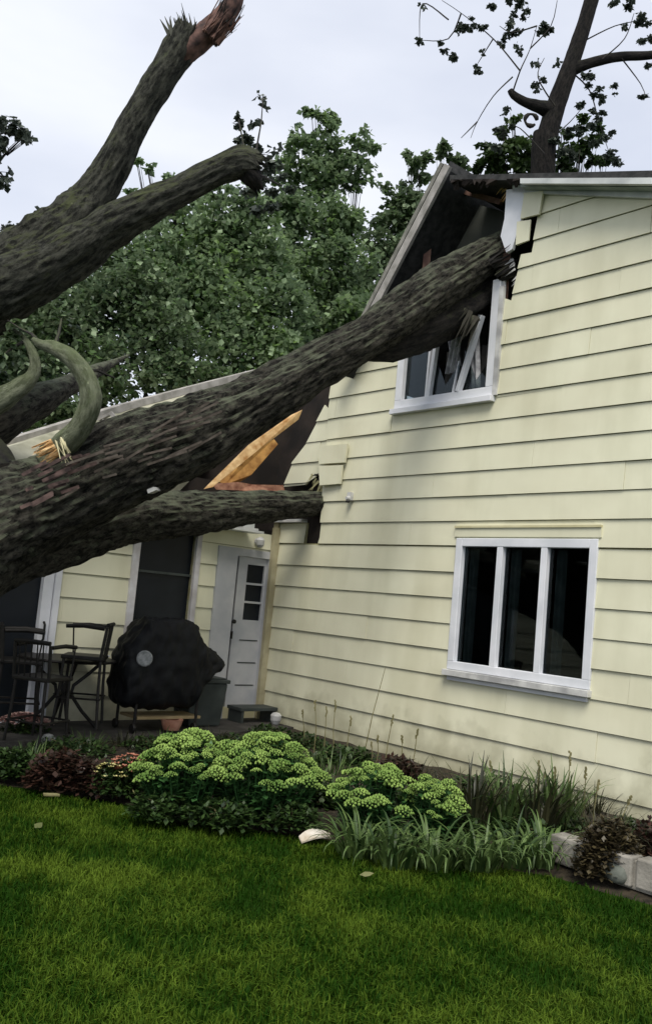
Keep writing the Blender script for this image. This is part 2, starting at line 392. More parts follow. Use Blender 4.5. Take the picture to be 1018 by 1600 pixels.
P.append([(0, zs), (sl, zs), (sl + .01, 2.70), (0, 2.70)])
P.append([(sr, zs), (SW0, zs), (SW0, ZW1), (sr + .02, ZW1)])
P.append([(sr + .02, ZW1), (7.6, ZW1), (7.6, ZU0)] + [(left_up[-2][0], ZU0), left_up[-2], left_up[-3], left_up[0]])
P.append([(left_up[-2][0], ZU0), (SU0, ZU0), (SU0, 5.05), (1.6, 4.9), (1.05, 4.72), left_up[-1]])
ur = [Wsz(800, 470), Wsz(805, 420), Wsz(812, 395)]
P.append([(SU1, ZU0), (7.6, ZU0), (7.6, rakeR(7.6) - .18), (4.15, rakeR(4.15) - .18), Wsz(842, 330), Wsz(832, 395), Wsz(815, 398)] + [(ur[0][0], ur[0][1]), (SU1 + .02, 5.2)])
b = MB(); siding(b, P, W, LZ); wall = b.build('gable_siding', M_SIDE, house)
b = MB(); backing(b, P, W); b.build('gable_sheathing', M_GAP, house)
# loosened pieces
b = MB(); Q = [Pw((441, 760), (474, 757), (507, 735), (510, 690), (513, 640), (505, 632), (478, 690), (455, 722))]
siding(b, Q, lambda s, z, o: W(s, z, o - .04), LZ); tag(b.build('torn_siding', M_SIDE, house), 'torn pale siding scraps beside the dark hole left of the corner seam')
b = MB()
b.prism([W(*q, .075) for q in Pw((797, 300), (826, 296), (824, 330), (806, 392), (797, 398), (788, 372), (794, 345))], [W(*q, .03) for q in Pw((797, 300), (826, 296), (824, 330), (806, 392), (797, 398), (788, 372), (794, 345))])
b.build('exposed_housewrap', M_WHITE, house)
for q, lb in (([(822, 305), (855, 302), (848, 338), (819, 345)], 'torn siding flap under the fascia'), ([(814, 350), (834, 346), (831, 378), (812, 386)], 'short siding flap below the torn one'), ([(506, 700), (549, 695), (545, 724), (507, 727)], 'loosened short siding board right of the seam'), ([(507, 730), (541, 728), (538, 757), (508, 760)], 'lower loosened siding board right of the seam')):
    b = MB(); pq = Pw(*q); b.prism([W(s, z, .085 + .02 * math.sin(s * 9)) for s, z in pq], [W(s, z, .05) for s, z in pq])
    tag(b.build('siding_flap', M_SIDE, house), lb)
# dark interior seen through the break: ceiling void, partition, grey drywall
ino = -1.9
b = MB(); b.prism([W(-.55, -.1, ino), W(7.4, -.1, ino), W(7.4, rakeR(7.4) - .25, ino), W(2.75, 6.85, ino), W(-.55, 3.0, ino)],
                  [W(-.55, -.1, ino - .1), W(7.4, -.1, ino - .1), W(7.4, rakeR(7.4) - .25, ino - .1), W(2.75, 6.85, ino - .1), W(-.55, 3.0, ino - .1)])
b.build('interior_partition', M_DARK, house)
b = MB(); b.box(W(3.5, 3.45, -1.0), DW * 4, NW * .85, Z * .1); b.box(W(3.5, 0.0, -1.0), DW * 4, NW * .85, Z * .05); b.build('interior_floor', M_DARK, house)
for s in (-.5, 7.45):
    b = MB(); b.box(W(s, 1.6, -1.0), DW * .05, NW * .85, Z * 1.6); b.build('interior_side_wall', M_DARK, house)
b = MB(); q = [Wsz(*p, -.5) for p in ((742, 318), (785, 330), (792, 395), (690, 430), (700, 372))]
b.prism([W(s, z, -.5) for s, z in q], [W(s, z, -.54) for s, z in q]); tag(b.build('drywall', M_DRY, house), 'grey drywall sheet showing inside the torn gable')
b = MB()
for s in (1.55, 1.95, 2.35, 3.6): b.beam(W(s, 5.0 if s < 3 else 5.2, -.1), W(s, min(4.1 + 1.15 * s, rakeR(s)) - .35, -.1), .04, .09)
b.beam(W(*Wsz(727, 300, -.2), -.2), W(*Wsz(783, 316, -.2), -.2), .05, .06); b.build('broken_stud', mat('stud', (.10, .05, .04), (.2, .12, .09), 8), house)
for (x, y, dx, dy, n_, L_, m2, nm, sd_) in ((806, 425, -30, 20, 12, .16, M_DIRTYW, 'siding_shard', 3), (800, 300, -20, 30, 16, .16, M_FRESH, 'siding_shard', 4), (497, 752, -14, 20, 30, .2, M_GAP, 'siding_shard', 5), (500, 735, -20, -8, 18, .2, M_DARK, 'siding_shard', 6)):
    c = W(*Wsz(x, y, -.02), -.02); e_ = W(*Wsz(x + dx, y + dy, -.0), .0); q = random.Random(sd_); b = MB(); d0 = (e_ - c).normalized(); u0 = d0.cross(NW)
    for i in range(n_):
        p = c + u0 * q.uniform(-.2, .2) + NW * q.uniform(-.02, .03); t = d0 + u0 * q.uniform(-.4, .4); w_ = q.uniform(.006, .022); l = L_ * q.uniform(.25, 1)
        b.prism([p - u0 * w_, p + u0 * w_, p + NW * .012], [p + t * l - u0 * .001, p + t * l + u0 * .001, p + t * l + NW * .002])
    b.build(nm, m2, house)
# roofs (main): steep left slope and shallow right slope, both running back from the gable
OV = .26
rl0 = Wsz(590, 470, OV); rl1 = Wsz(700, 258, OV)
sl_m = (rl1[1] - rl0[1]) / (rl1[0] - rl0[0])
top = rl1; lo = (1.32, rl0[1] + sl_m * (1.32 - rl0[0]))
def slab(b, a, c, z_a, z_c, o0, o1, th):       # roof slab between (a,z_a) and (c,z_c) in gable coords, from offset o0 to o1
    b.prism([W(a, z_a, o0), W(c, z_c, o0), W(c, z_c + th, o0), W(a, z_a + th, o0)], [W(a, z_a, o1), W(c, z_c, o1), W(c, z_c + th, o1), W(a, z_a + th, o1)])
b = MB(); slab(b, lo[0], top[0] - .03, lo[1], top[1] - .03, OV - .06, -8, .12); rl = b.build('steep_roof', M_SHING, house)
rr = Wsz(812, 277, OV); rr2 = Wsz(1018, 274, OV); slr = (rr2[1] - rr[1]) / (rr2[0] - rr[0])
zr = lambda s: rr[1] + slr * (s - rr[0])
b = MB(); slab(b, top[0] + .02, 8.0, zr(top[0] + .02) - .02, zr(8.0), OV - .02, -8, .07); b.build('shallow_roof', M_SHING, house)
# torn roof edge over the hole
b = MB(); 
for i in range(26):
    s = top[0] + rnd.uniform(0, 1.0); L = rnd.uniform(.03, .12) * (1 + mn.noise(Vector((s * 5, 0, 0)))); z = zr(s) - .01
    b.prism([W(s, z, OV), W(s + rnd.uniform(.05, .14), z - .04, OV), W(s + rnd.uniform(-.05, .1), z - L, OV - rnd.uniform(-.02, .1))], [W(s, z, OV - .03), W(s + .1, z - .04, OV - .03), W(s + .02, z - L, OV - .05)])
b.build('torn_roof_edge', M_DARK, house)
# rake board at left: twin boards
b = MB(); d = (W(*top, OV) - W(*lo, OV)).normalized(); pn = NW.cross(d).normalized()
b.box((W(top[0], top[1], OV) + W(lo[0], lo[1], OV)) / 2 - pn * .0, d * ((W(*top) - W(*lo)).length / 2), pn * .055, NW * .022)
b.build('rake_board', M_RAKE, house)
b = MB(); b.box((W(top[0], top[1], OV - .02) + W(lo[0], lo[1], OV - .02)) / 2 - (DW * -.10) + Z * .06, d * ((W(*top) - W(*lo)).length / 2), pn * .03, NW * .03)
b.build('roof_drip_edge', mat('drip_edge', (.14, .14, .12), (.28, .27, .24), 8), house)
# right fascia and frieze
def strip(name, y0a, y0b, y1a, y1b, off, th, m_, x0=812):
    A0 = Wsz(x0, y0a, off); A1 = Wsz(1018, y0b, off); B0 = Wsz(x0, y1a, off); B1 = Wsz(1018, y1b, off)
    ex = lambda p, q: (7.9, p[1] + (q[1] - p[1]) / (q[0] - p[0]) * (7.9 - p[0]))
    pts = [A0, ex(A0, A1), ex(B0, B1), B0]
    b = MB(); b.prism([W(s, z, off) for s, z in pts], [W(s, z, off - th) for s, z in pts]); return b.build(name, m_, house)
strip('rake_fascia', 278, 277, 286, 287, OV + .02, .05, M_GREYMETAL)
strip('soffit_board', 287, 288, 291, 292, OV - .06, .1, M_GUTGREEN)
strip('frieze_board', 289, 291, 300, 309, .075, .04, M_GREYMETAL, 800)
# corner board at the inside corner and eave strip on the stub
b = MB(); b.box(W(.035, 1.28, .045), DW * .045, NW * .018, Z * 1.44); b.build('corner_board', M_TANTRIM, house)
b = MB(); b.box(W(sl / 2, 2.72, .04), DW * (sl / 2), NW * .05, Z * .02); b.build('stub_cap', M_DIRTYW, house)
# slot where the log broke through
b = MB(); b.box(W((sl + sr) / 2, 2.72, -.05), DW * .3, NW * .02, Z * .4); b.build('split_slot_backing', M_DARK, house)

def window(s0, s1, z0, z1, trim=.09, nl=3, broken=False, lab=None):
    fr = MB(); o = .045
    def bar(a, b2, c, d_, o0=-.06, o1=o): fr.box(W((a + b2) / 2, (c + d_) / 2, (o0 + o1) / 2), DW * (b2 - a) / 2, NW * (o1 - o0) / 2, Z * (d_ - c) / 2)
    bar(s0, s1, z0, z0 + trim); 
    bar(s0, s0 + trim, z0 + trim, z1); bar(s1 - trim, s1, z0 + trim, z1)
    if not broken: bar(s0 + trim, s1 - trim, z1 - trim, z1)
    wf = fr.build('window', M_WHITE, house, bevel=.006)
    if lab: tag(wf, lab)
    inner = []
    a0, a1 = s0 + trim, s1 - trim; mw = .075; w = (a1 - a0 - mw * (nl - 1)) / nl
    zt = z1 - (trim if not broken else 0)
    # sash lining set back inside the frame
    for k in range(nl):
        x0 = a0 + k * (w + mw); inner.append((x0, x0 + w))
    mb = MB()
    for k in range(nl - 1):
        x = a0 + (k + 1) * w + k * mw
        if broken and k == 1:
            mb.beam(W(x + .05, z0 + trim, .02), W(x + .34, z0 + .95, .05), .05, .07, NW)
            mb.beam(W(x - .03, z0 + trim, .02), W(x - .03, z0 + .5, -.05), .02, .03, NW)
        else:
            if broken: mb.beam(W(x + mw / 2, z0 + trim, 0), W(x + mw / 2 + .12, z1 - .1, .02), .05, .06, NW); mb.beam(W(x - .02, z0 + trim, -.02), W(x - .0, z1 - .1, -.02), .03, .05, NW)
            else: mb.box(W(x + mw / 2, (z0 + trim + zt) / 2, 0), DW * mw / 2, NW * .042, Z * (zt - z0 - trim) / 2)
    md = mb.build('mullion', M_WHITE, wf, bevel=.004); 
    sb = MB(); sb.box(W((s0 + s1) / 2, z0 - .035, .05), DW * ((s1 - s0) / 2 + .02), NW * .05, Z * .032); sl_ = sb.build('sill', M_DIRTYW if not broken else M_WHITE, wf, bevel=.004)
    for k, (x0, x1) in enumerate(inner):
        pb = MB()
        if broken and k > 0:
            pts = [(x0, z0 + trim), (x1, z0 + trim), (x1, z0 + trim + .35), ((x0 + x1) / 2, z0 + trim + .12), (x0, z0 + trim + .5)]
            pb.prism([W(s, z, -.02) for s, z in pts], [W(s, z, -.026) for s, z in pts])
        else: pb.box(W((x0 + x1) / 2, (z0 + trim + zt) / 2, -.02), DW * (x1 - x0) / 2, NW * .003, Z * (zt - z0 - trim) / 2)
        g_ = pb.build('pane', M_GLASS, wf)
    return wf, None
wl, mpi = window(SW0, SW1, ZW0 + .04, ZW1, lab='lower three light window with dark panes')
b = MB(); b.box(W((SW0 + SW1) / 2, ZW0 - .055, .02), DW * ((SW1 - SW0) / 2 - .02), NW * .03, Z * .02); o = b.build('apron', M_WHITE, wl)
b = MB(); b.box(W((SW0 + SW1) / 2, ZW1 + .065, .03), DW * ((SW1 - SW0) / 2 + .03), NW * .012, Z * .05); o = b.build('head_casing', M_SIDE, wl)
b = MB(); b.box(W((SW0 + SW1) / 2, ZW1 + .125, .035), DW * ((SW1 - SW0) / 2 + .03), NW * .022, Z * .012); o = b.build('drip_cap', M_CREAM, wl)
# curtain edges inside the panes
def curtain(s0, s1, z0, z1, off, par, pin, amp=.02, m_=None, lean=0):
    b = MB(); n = int((s1 - s0) / .012) + 2; 
    for i in range(n):
        s = s0 + (s1 - s0) * i / (n - 1)
        o = off + amp * math.sin(i * 1.1) + rnd.uniform(-.004, .004)
        b.v += [W(s, z0, o), W(s + lean, z1, o)]
    b.f = [(2 * i, 2 * i + 2, 2 * i + 3, 2 * i + 1) for i in range(n - 1)]
    o = b.build('curtain', m_ or M_CURT, par, smooth=True)
for k in range(3):
    x = SW0 + .09 + k * .567; curtain(x + .01, x + .12, ZW0 + .1, ZW1 - .1, -.1, wl, mpi)
wu, mpi2 = window(SU0, SU1, ZU0 + .02, 5.42, trim=.11, broken=True, lab='upper window crushed at the top by the trunk')
b = MB(); b.box(W(SU1 + .03, 4.7, .035), DW * .03, NW * .02, Z * .62); o = b.build('jamb_casing', M_DIRTYW, wu)
M_CLOTH = mat('torn_pale_curtain', (.25, .25, .27), (.5, .5, .52), 12, .9)
for (x0, x1, y0, y1, ln, of) in ((696, 716, 572, 525, .08, -.06), (722, 738, 585, 500, .16, -.05), (738, 758, 600, 505, -.1, -.08), (708, 722, 560, 530, -.12, -.1)):
    a_ = Wsz(x0, y0, of); c_ = Wsz(x1, y1, of); curtain(a_[0], c_[0], a_[1] - .1, c_[1] + .05, of, wu, None, .025, M_CLOTH, ln)
curtain(SU0 + .5, SU1 - .15, ZU0 + .15, ZU0 + .75, -.3, wu, mpi2, .03, mat('dim_curtain', (.05, .05, .05), (.11, .11, .11), 9, .9))
# small wall fitting
p = Wsz(549, 776, .03); b = MB(); b.box(W(*p, .05), DW * .035, NW * .03, Z * .05); b.lathe(W(p[0], p[1] - .03, .08), [(.03, -.03), (.035, .0), (.02, .04)], 12, -NW)
o = b.build('wall_fitting', M_DIRTYW, house, smooth=False); tag(o, 'small pale spigot fitting on the siding below the break')
b = MB(); b.lathe(W(p[0], p[1] - .085, .09), [(.02, 0), (.03, .015), (.022, .03)], 12); o2 = b.build('fitting_cap', M_BLACKM, o)

# ---- low wing
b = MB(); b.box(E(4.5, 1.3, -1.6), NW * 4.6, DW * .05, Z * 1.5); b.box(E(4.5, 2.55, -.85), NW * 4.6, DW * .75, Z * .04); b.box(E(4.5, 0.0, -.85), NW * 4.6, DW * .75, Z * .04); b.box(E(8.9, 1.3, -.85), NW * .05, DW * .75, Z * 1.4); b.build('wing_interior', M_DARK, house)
LE = [.02 + .285 * k for k in range(12)]
Pe = lambda *l: [Eaz(*p) for p in l]
ET = 2.52
a_d0, a_d1 = .30, .97          # door with its frame: right edge, left edge
a_w0, a_w1, z_w0 = 1.32, 2.15, .95
a_s = 3.10
P2 = [[(a_d1, -.17), (a_w0, -.17), (a_w0, ET), (a_d1, ET)], [(a_w1, -.17), (a_s, -.17), (a_s, ET), (a_w1, ET)], [(a_w0, -.17), (a_w1, -.17), (a_w1, z_w0), (a_w0, z_w0)],
      [(0.0, 2.28), (a_d1, 2.28), (a_d1, ET), (0.0, ET)], [(5.4, -.17), (9, -.17), (9, ET), (5.4, ET)], [(a_s, 2.2), (5.4, 2.2), (5.4, ET), (a_s, ET)]]
b = MB(); siding(b, P2, E, LE); b.build('low_wing_siding', M_SIDE, house)
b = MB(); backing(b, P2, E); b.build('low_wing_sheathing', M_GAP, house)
# door
b = MB()
def ebox(b, a0, a1, z0, z1, o0, o1): b.box(E((a0 + a1) / 2, (z0 + z1) / 2, (o0 + o1) / 2), NW * (a1 - a0) / 2, DW * (o1 - o0) / 2, Z * (z1 - z0) / 2)
ebox(b, .66, a_d1, .0, 2.28, -.02, .05); ebox(b, .0, .12, .0, 2.28, -.02, .035); ebox(b, .12, .66, 2.18, 2.28, -.02, .04)
df = b.build('door_frame', M_DOOR, house)
b = MB(); ebox(b, .12, .59, .17, 1.33, -.06, -.01); ebox(b, .12, .59, 2.08, 2.18, -.06, -.01)
ebox(b, .44, .59, 1.33, 2.08, -.06, -.01); ebox(b, .12, .15, 1.33, 2.08, -.06, -.01)
for z in (1.57, 1.82): ebox(b, .15, .44, z - .014, z + .014, -.055, -.012)
dr = b.build('door', M_DOOR, house); tag(dr, 'narrow white back door with three small panes')
def sub(o): return o
for z in (.45, .75, 1.05):
    b = MB(); ebox(b, .16, .46, z, z + .015, -.012, -.004); sub(b.build('door_moulding', M_GREYPL, dr))
for z0, z1 in ((1.33, 1.556), (1.584, 1.806), (1.834, 2.08)):
    b = MB(); ebox(b, .15, .44, z0, z1, -.05, -.04); sub(b.build('door_pane', M_DGLASS, dr))
b = MB(); b.lathe(E(.63, 1.3, .01), [(.012, 0), (.012, .04), (.028, .045), (.028, .07), (.01, .075)], 12, -DW); b.box(E(.63, 1.12, .03), NW * .012, DW * .02, Z * .05); sub(b.build('door_handle', M_BLACKM, dr))
b = MB(); ebox(b, .59, .66, .17, 2.18, -.12, -.06); b.build('door_gap', M_DARK, house)
b = MB(); ebox(b, .12, .66, 0, .17, -.06, .03); b.build('threshold', M_CREAM, house)
b = MB(); b.box(E(-.0 + .07, 1.3, .07), NW * .05, DW * .03, Z * 1.32); b.build('downspout', M_TANTRIM, house)
# tall dark window behind the grill
b = MB(); ebox(b, a_w1 - .02, a_w1 + .07, z_w0, 2.4, -.04, .06); ebox(b, a_w0 - .07, a_w0, z_w0, 2.4, -.04, .06); ebox(b, a_w0, a_w1 - .02, 2.36, 2.46, -.04, .05); ebox(b, a_w0, a_w1 - .02, z_w0, z_w0 + .05, -.04, .07)
w2 = b.build('window', mat('aged_window_trim', (.40, .38, .38), (.62, .62, .64), 4, .6), house); tag(w2, 'tall dark window behind the covered grill')
b = MB(); ebox(b, a_w0, a_w1 - .02, 1.83, 1.86, -.05, -.015); sub(b.build('meeting_rail', M_GREYPL, w2))
b = MB(); ebox(b, a_w0, a_w1 - .02, z_w0 + .05, 2.36, -.06, -.045); sub(b.build('pane', M_DGLASS, w2))
# sliding patio door at left
b = MB(); ebox(b, a_s, a_s + .07, .0, 2.2, -.05, .06); ebox(b, a_s + .08, a_s + .2, .0, 2.2, -.06, .03); ebox(b, a_s + .2, 5.4, 2.12, 2.2, -.05, .05); ebox(b, a_s + .2, 5.4, 0, .06, -.05, .05); ebox(b, 5.3, 5.4, .06, 2.12, -.05, .05)
s2 = b.build('sliding_door', M_WHITE, house); tag(s2, 'sliding patio door with white stile and dark glass')
b = MB(); ebox(b, a_s + .2, 5.3, .06, 2.12, -.08, -.05); sub(b.build('door_pane', M_DGLASS, s2))
b = MB(); b.tube([E(a_s + .15, .93, .05), E(a_s + .15, .96, .085), E(a_s + .15, 1.12, .085), E(a_s + .15, 1.15, .05)], .014, 8); sub(b.build('door_handle', M_BLACKM, s2))
# eave, fascia and low roof
b = MB(); ebox(b, .55, 9, ET + .0, ET + .03, -.02, .30); b.build('soffit', M_DIRTYW, house)
b = MB(); ebox(b, .62, 9, ET + .03, ET + .15, .26, .30); b.build('eave_fascia', M_GREYMETAL, house)
b = MB(); ebox(b, .5, 1.3, ET - .03, ET - .002, .1, .36); b.build('fallen_gutter', M_GREYMETAL, house)
# light over the door
b = MB(); b.lathe(E(.36, 2.40, .04), [(.05, 0), (.05, .02), (.02, .03), (.02, .09)], 12, -DW); b.lathe(E(.36, 2.32, .11), [(.03, 0), (.055, .03), (.06, .1), (.03, .14)], 14)
o = b.build('porch_light', M_DIRTYW, house); tag(o, 'small pale lamp above the back door')
ridge_px = [(-260, 775, 10.2), (0, 699, 11.2), (100, 668, 12.1), (185, 641, 13.0), (300, 610, 14.2), (400, 584, 15.4), (470, 566, 16.2)]
b = MB(); top_pts = [at(*p) for p in ridge_px]; ea = [7.5, 4.6, 3.6, 2.8, 2.1]
bot = [E(a, ET + .15, .34) for a in ea] + [at(385, 655, 14.7), at(462, 612, 15.7)]; bk = [p + DW * 3 - Z * 1.4 for p in top_pts]
b.v = bot + top_pts + bk + [p - Z * .1 for p in bot] + [p - Z * .1 for p in top_pts]; n_ = len(bot)
for i in range(n_ - 1):
    b.f += [(i, i + 1, n_ + i + 1, n_ + i), (n_ + i, n_ + i + 1, 2 * n_ + i + 1, 2 * n_ + i), (3 * n_ + i, 3 * n_ + i + 1, 4 * n_ + i + 1, 4 * n_ + i), (i, i + 1, 3 * n_ + i + 1, 3 * n_ + i)]
b.f += [(n_ - 1, 2 * n_ - 1, 5 * n_ - 1, 4 * n_ - 1)]
b.build('low_roof', M_PALEROOF, house)
b = MB()
for i in range(n_ - 1): b.beam(top_pts[i] + Z * .03, top_pts[i + 1] + Z * .03, .16, .10)
b.build('ridge_cap', M_RAKE, house)
b = MB(); b.prism([W(-.5, 2.3, -.14), W(.98, 2.3, -.14), W(1.0, 4.9, -.14), W(.3, 4.6, -.14), W(-.5, 3.4, -.14)], [W(-.5, 2.3, -.2), W(.98, 2.3, -.2), W(1.0, 4.9, -.2), W(.3, 4.6, -.2), W(-.5, 3.4, -.2)]); b.box(E(1.0, 2.8, -.4), NW * 1.3, DW * .02, Z * .38); b.build('dark_void_backing', M_DARK, house)  # added dark sheets, coloured as the shade inside the hole, hiding sky behind
# added dark panel, painted as attic shade below the low roof's torn corner
b = MB(); b.prism([at(270, 812, 12.9), at(480, 812, 12.9), at(500, 590, 12.9), at(380, 650, 12.9), at(270, 735, 12.9)], [at(270, 812, 13.1), at(480, 812, 13.1), at(500, 590, 13.1), at(380, 650, 13.1), at(270, 735, 13.1)]); b.build('attic_shade_panel', M_DARK, house)
def plank(b, p, q, w, t, dn):
    b.beam(p, q, t, w, dn)
b = MB(); D1 = 12.0
def flat(b, pts, d0, th=.03, dv=None):
    P3 = [at(x, y, d0 + (dd if dv is None else 0)) for (x, y, dd) in pts]; b.prism(P3, [p + FWD * th for p in P3])
flat(b, [(318, 764, -.2), (332, 761, -.2), (402, 704, 0), (466, 655, .2), (472, 640, .2), (455, 648, .2), (388, 695, 0)], D1 - .5); b.build('splintered_rafter', M_FRESH, house)
b = MB(); flat(b, [(340, 752, 0), (352, 757, 0), (376, 752, .1), (392, 742, .1), (434, 694, .25), (428, 686, .25), (392, 702, .1)], D1 + .08)
o = b.build('snapped_sheathing', mat('orange_plywood', (.20, .085, .02), (.55, .30, .09), 7, .8, .4, 40), house); tag(o, 'raw orange plywood edge snapped open')
b = MB(); flat(b, [(330, 756, 0), (338, 765, 0), (372, 766, 0), (402, 772, .1), (446, 770, .2), (442, 758, .2), (395, 757, .1), (372, 753, 0)], D1 + .0)
b.build('torn_plate', M_RED, house)
# debris frame on the low roof
dbr = empty('roof_debris', at(180, 660, 12.4)); tag(dbr, 'little broken wood frame lying on the low roof above the trunk', 'debris')
b = MB(); b.beam(at(160, 658, 12.35), at(198, 684, 12.2), .05, .07); b.beam(at(172, 645, 12.4), at(205, 676, 12.25), .035, .05); b.beam(at(150, 658, 12.5), at(176, 645, 12.4), .05, .04); b.build('frame_slat', M_RAKE, dbr)
b = MB(); b.prism([at(160, 664, 12.3), at(186, 685, 12.2), at(160, 684, 12.2)], [at(160, 664, 12.4), at(186, 685, 12.3), at(160, 684, 12.3)]); b.build('dark_opening', M_DARK, dbr)

# ------------------------------------------------------------------ trunks and limbs
def spline(ctrl, step):
    """ctrl: (Vector, radius) list -> resampled Catmull-Rom"""
    P = [c[0] for c in ctrl]; R = [c[1] for c in ctrl]; out = []
    for i in range(len(P) - 1):
        p0 = P[max(i - 1, 0)]; p1 = P[i]; p2 = P[i + 1]; p3 = P[min(i + 2, len(P) - 1)]
        n = max(2, int((p2 - p1).length / step))
        for k in range(n):
            t = k / n; t2, t3 = t * t, t * t * t
            q = .5 * ((2 * p1) + (p2 - p0) * t + (2 * p0 - 5 * p1 + 4 * p2 - p3) * t2 + (3 * p1 - p0 - 3 * p2 + p3) * t3)
            out.append((q, R[i] + (R[i + 1] - R[i]) * (t2 * 3 - 2 * t3)))
    out.append((P[-1], R[-1])); return out
def limb(name, ctrl, m_, parent=None, seg=40, step=.05, rough=.07, seed=0, jag=0, lumps=.10, endcap=True):
    S = spline(ctrl, step); V = []; A = []; x = None; L = 0
    n = len(S)
    for i, (p, r) in enumerate(S):
        t = (S[min(i + 1, n - 1)][0] - S[max(i - 1, 0)][0]).normalized()
        if x is None: x = t.orthogonal().normalized()
        x = (x - t * x.dot(t)).normalized(); y = t.cross(x)
        if i: L += (p - S[i - 1][0]).length
        for k in range(seg):
            a = 2 * math.pi * k / seg; c, s_ = math.cos(a), math.sin(a)
            q = Vector((c * 1.2 + seed, s_ * 1.2, L * .7)); 
            big = mn.noise(q) * lumps
            rid = 1 - 2 * abs(mn.noise(Vector((c * r * 17 + seed, s_ * r * 17, L * 2.2))))
            fine = mn.noise(Vector((c * r * 40, s_ * r * 40 + seed, L * 7)))
            rr_ = r * (1 + big) + min(r, .4) * rough * (rid * .8 + fine * .5)
            pos = p + (x * c + y * s_) * rr_
            if jag and i >= n - 3:
                pos = pos + t * (jag * abs(mn.noise(Vector((c * 3 + seed, s_ * 3, 5)))) * (i - n + 4) * .6)
            V.append(pos); A.append((c * r, s_ * r, L))
    Fc = []
    for i in range(n - 1):
        for k in range(seg):
            k2 = (k + 1) % seg; Fc.append((i * seg + k, i * seg + k2, (i + 1) * seg + k2, (i + 1) * seg + k))
    V.append(S[0][0]); A.append((0, 0, 0)); V.append(S[-1][0] + (-t * .1 if jag else Vector())); A.append((0, 0, L))
    c0, c1 = len(V) - 2, len(V) - 1
    for k in range(seg):
        k2 = (k + 1) % seg; Fc.append((c0, k2, k)); Fc.append((c1, (n - 1) * seg + k, (n - 1) * seg + k2))
    me = bpy.data.meshes.new(name); me.from_pydata([tuple(v) for v in V], [], Fc); me.update()
    at_ = me.attributes.new('bark', 'FLOAT_VECTOR', 'POINT'); at_.data.foreach_set('vector', [c for v in A for c in v])
    me.materials.append(m_); me.polygons.foreach_set('use_smooth', [True] * len(me.polygons))
    o = bpy.data.objects.new(name, me); COL.objects.link(o)
    if parent: put(o, parent)
    return o
def pxl(l, k=.88):   # (x, y, depth, width in photo pixels)
    return [(at(x, y, d), w / 2 * k * d / F) for x, y, d, w in l]
def spikes(name, c, d, r, n, L, m_, parent, seed=1, w=.03, tilt=.3):
    q = random.Random(seed); b = MB(); d = Vector(d).normalized(); x = d.orthogonal().normalized(); y = d.cross(x)
    for i in range(n):
        a = q.uniform(0, 6.28); rr_ = r * math.sqrt(q.random()); p = Vector(c) + (x * math.cos(a) + y * math.sin(a)) * rr_
        l = L * q.uniform(.3, 1) * (.5 + .5 * rr_ / r); ww = w * q.uniform(.5, 1.3)
        t = d + (x * q.uniform(-1, 1) + y * q.uniform(-1, 1)) * tilt
        u = (x * math.cos(a * 3) + y * math.sin(a * 3)); v = d.cross(u)
        b.prism([p - u * ww - d * .08, p + u * ww - d * .08, p + v * ww - d * .08], [p + t * l + u * .003, p + t * l - u * .003, p + t * l + v * .003])
    return b.build(name, m_, parent)

tree = empty('fallen_tree', Vector((-5.5, 6.2, -.1)))
tag(tree, 'huge dark barked fallen trunk leaning across the yard into the gable window', 'fallen tree')
limb('trunk', pxl([(-330, 1000, 6.6, 260), (-150, 905, 7.3, 215), (0, 820, 8.0, 168), (100, 773, 8.3, 144), (200, 718, 8.5, 140), (300, 680, 8.75, 122), (400, 628, 9.0, 94), (500, 569, 9.25, 76),
      (568, 531, 9.45, 68), (625, 494, 9.65, 80), (680, 454, 9.9, 76), (745, 410, 10.2, 62), (800, 378, 10.6, 52), (860, 350, 11.2, 40)]), M_BARK, tree, seg=96, step=.022, rough=.15, lumps=.2, seed=2)
limb('broken_stem', pxl([(560, 545, 9.6, 40), (620, 530, 9.75, 66), (680, 500, 10.05, 80), (740, 462, 10.4, 84), (800, 430, 10.9, 76)]), M_BARK3, tree, seg=36, step=.04, rough=.14, lumps=.3, seed=17)
limb('lower_trunk', pxl([(-330, 1020, 6.8, 200), (-120, 940, 7.5, 150), (0, 880, 8.2, 92), (100, 848, 8.9, 84), (200, 812, 9.6, 84), (300, 802, 10.3, 74), (400, 792, 11.1, 54), (470, 788, 11.7, 42), (540, 782, 12.4, 32)]), M_BARK, tree, seg=64, step=.028, rough=.15, lumps=.14, seed=9)
limb('mossy_branch', pxl([(85, 716, 8.15, 66), (100, 695, 8.05, 46), (125, 668, 7.95, 40), (141, 630, 7.9, 38), (136, 592, 7.9, 34), (112, 560, 7.95, 30), (84, 543, 8.05, 24), (64, 538, 8.1, 16), (52, 530, 8.15, 8)]), M_MOSS, tree, seg=28, step=.025, rough=.08, lumps=.14, seed=4)
limb('mossy_branch', pxl([(-80, 660, 8.9, 70), (-10, 630, 8.9, 46), (30, 606, 8.95, 34), (52, 585, 9.0, 24), (54, 560, 9.0, 18), (40, 532, 9.05, 12), (20, 515, 9.1, 8)]), M_MOSS, tree, seg=24, step=.03, rough=.08, seed=14)
limb('broken_limb', pxl([(-140, 720, 9.2, 110), (-20, 665, 9.4, 84), (50, 630, 9.8, 60), (110, 600, 10.6, 34), (200, 555, 13.5, 5)]), M_BARK, tree, seg=30, step=.05, rough=.12, seed=24)
limb('root_limb', pxl([(-180, 640, 8.6, 60), (-40, 700, 8.4, 80), (8, 748, 8.0, 60)]), M_BARK3, tree, seg=24, step=.05, seed=5)
c = at(74, 706, 7.80); spikes('torn_wood', c, (at(40, 724, 7.72) - at(96, 696, 7.8)), .085, 46, .13, M_FRESH, tree, 5, .010)
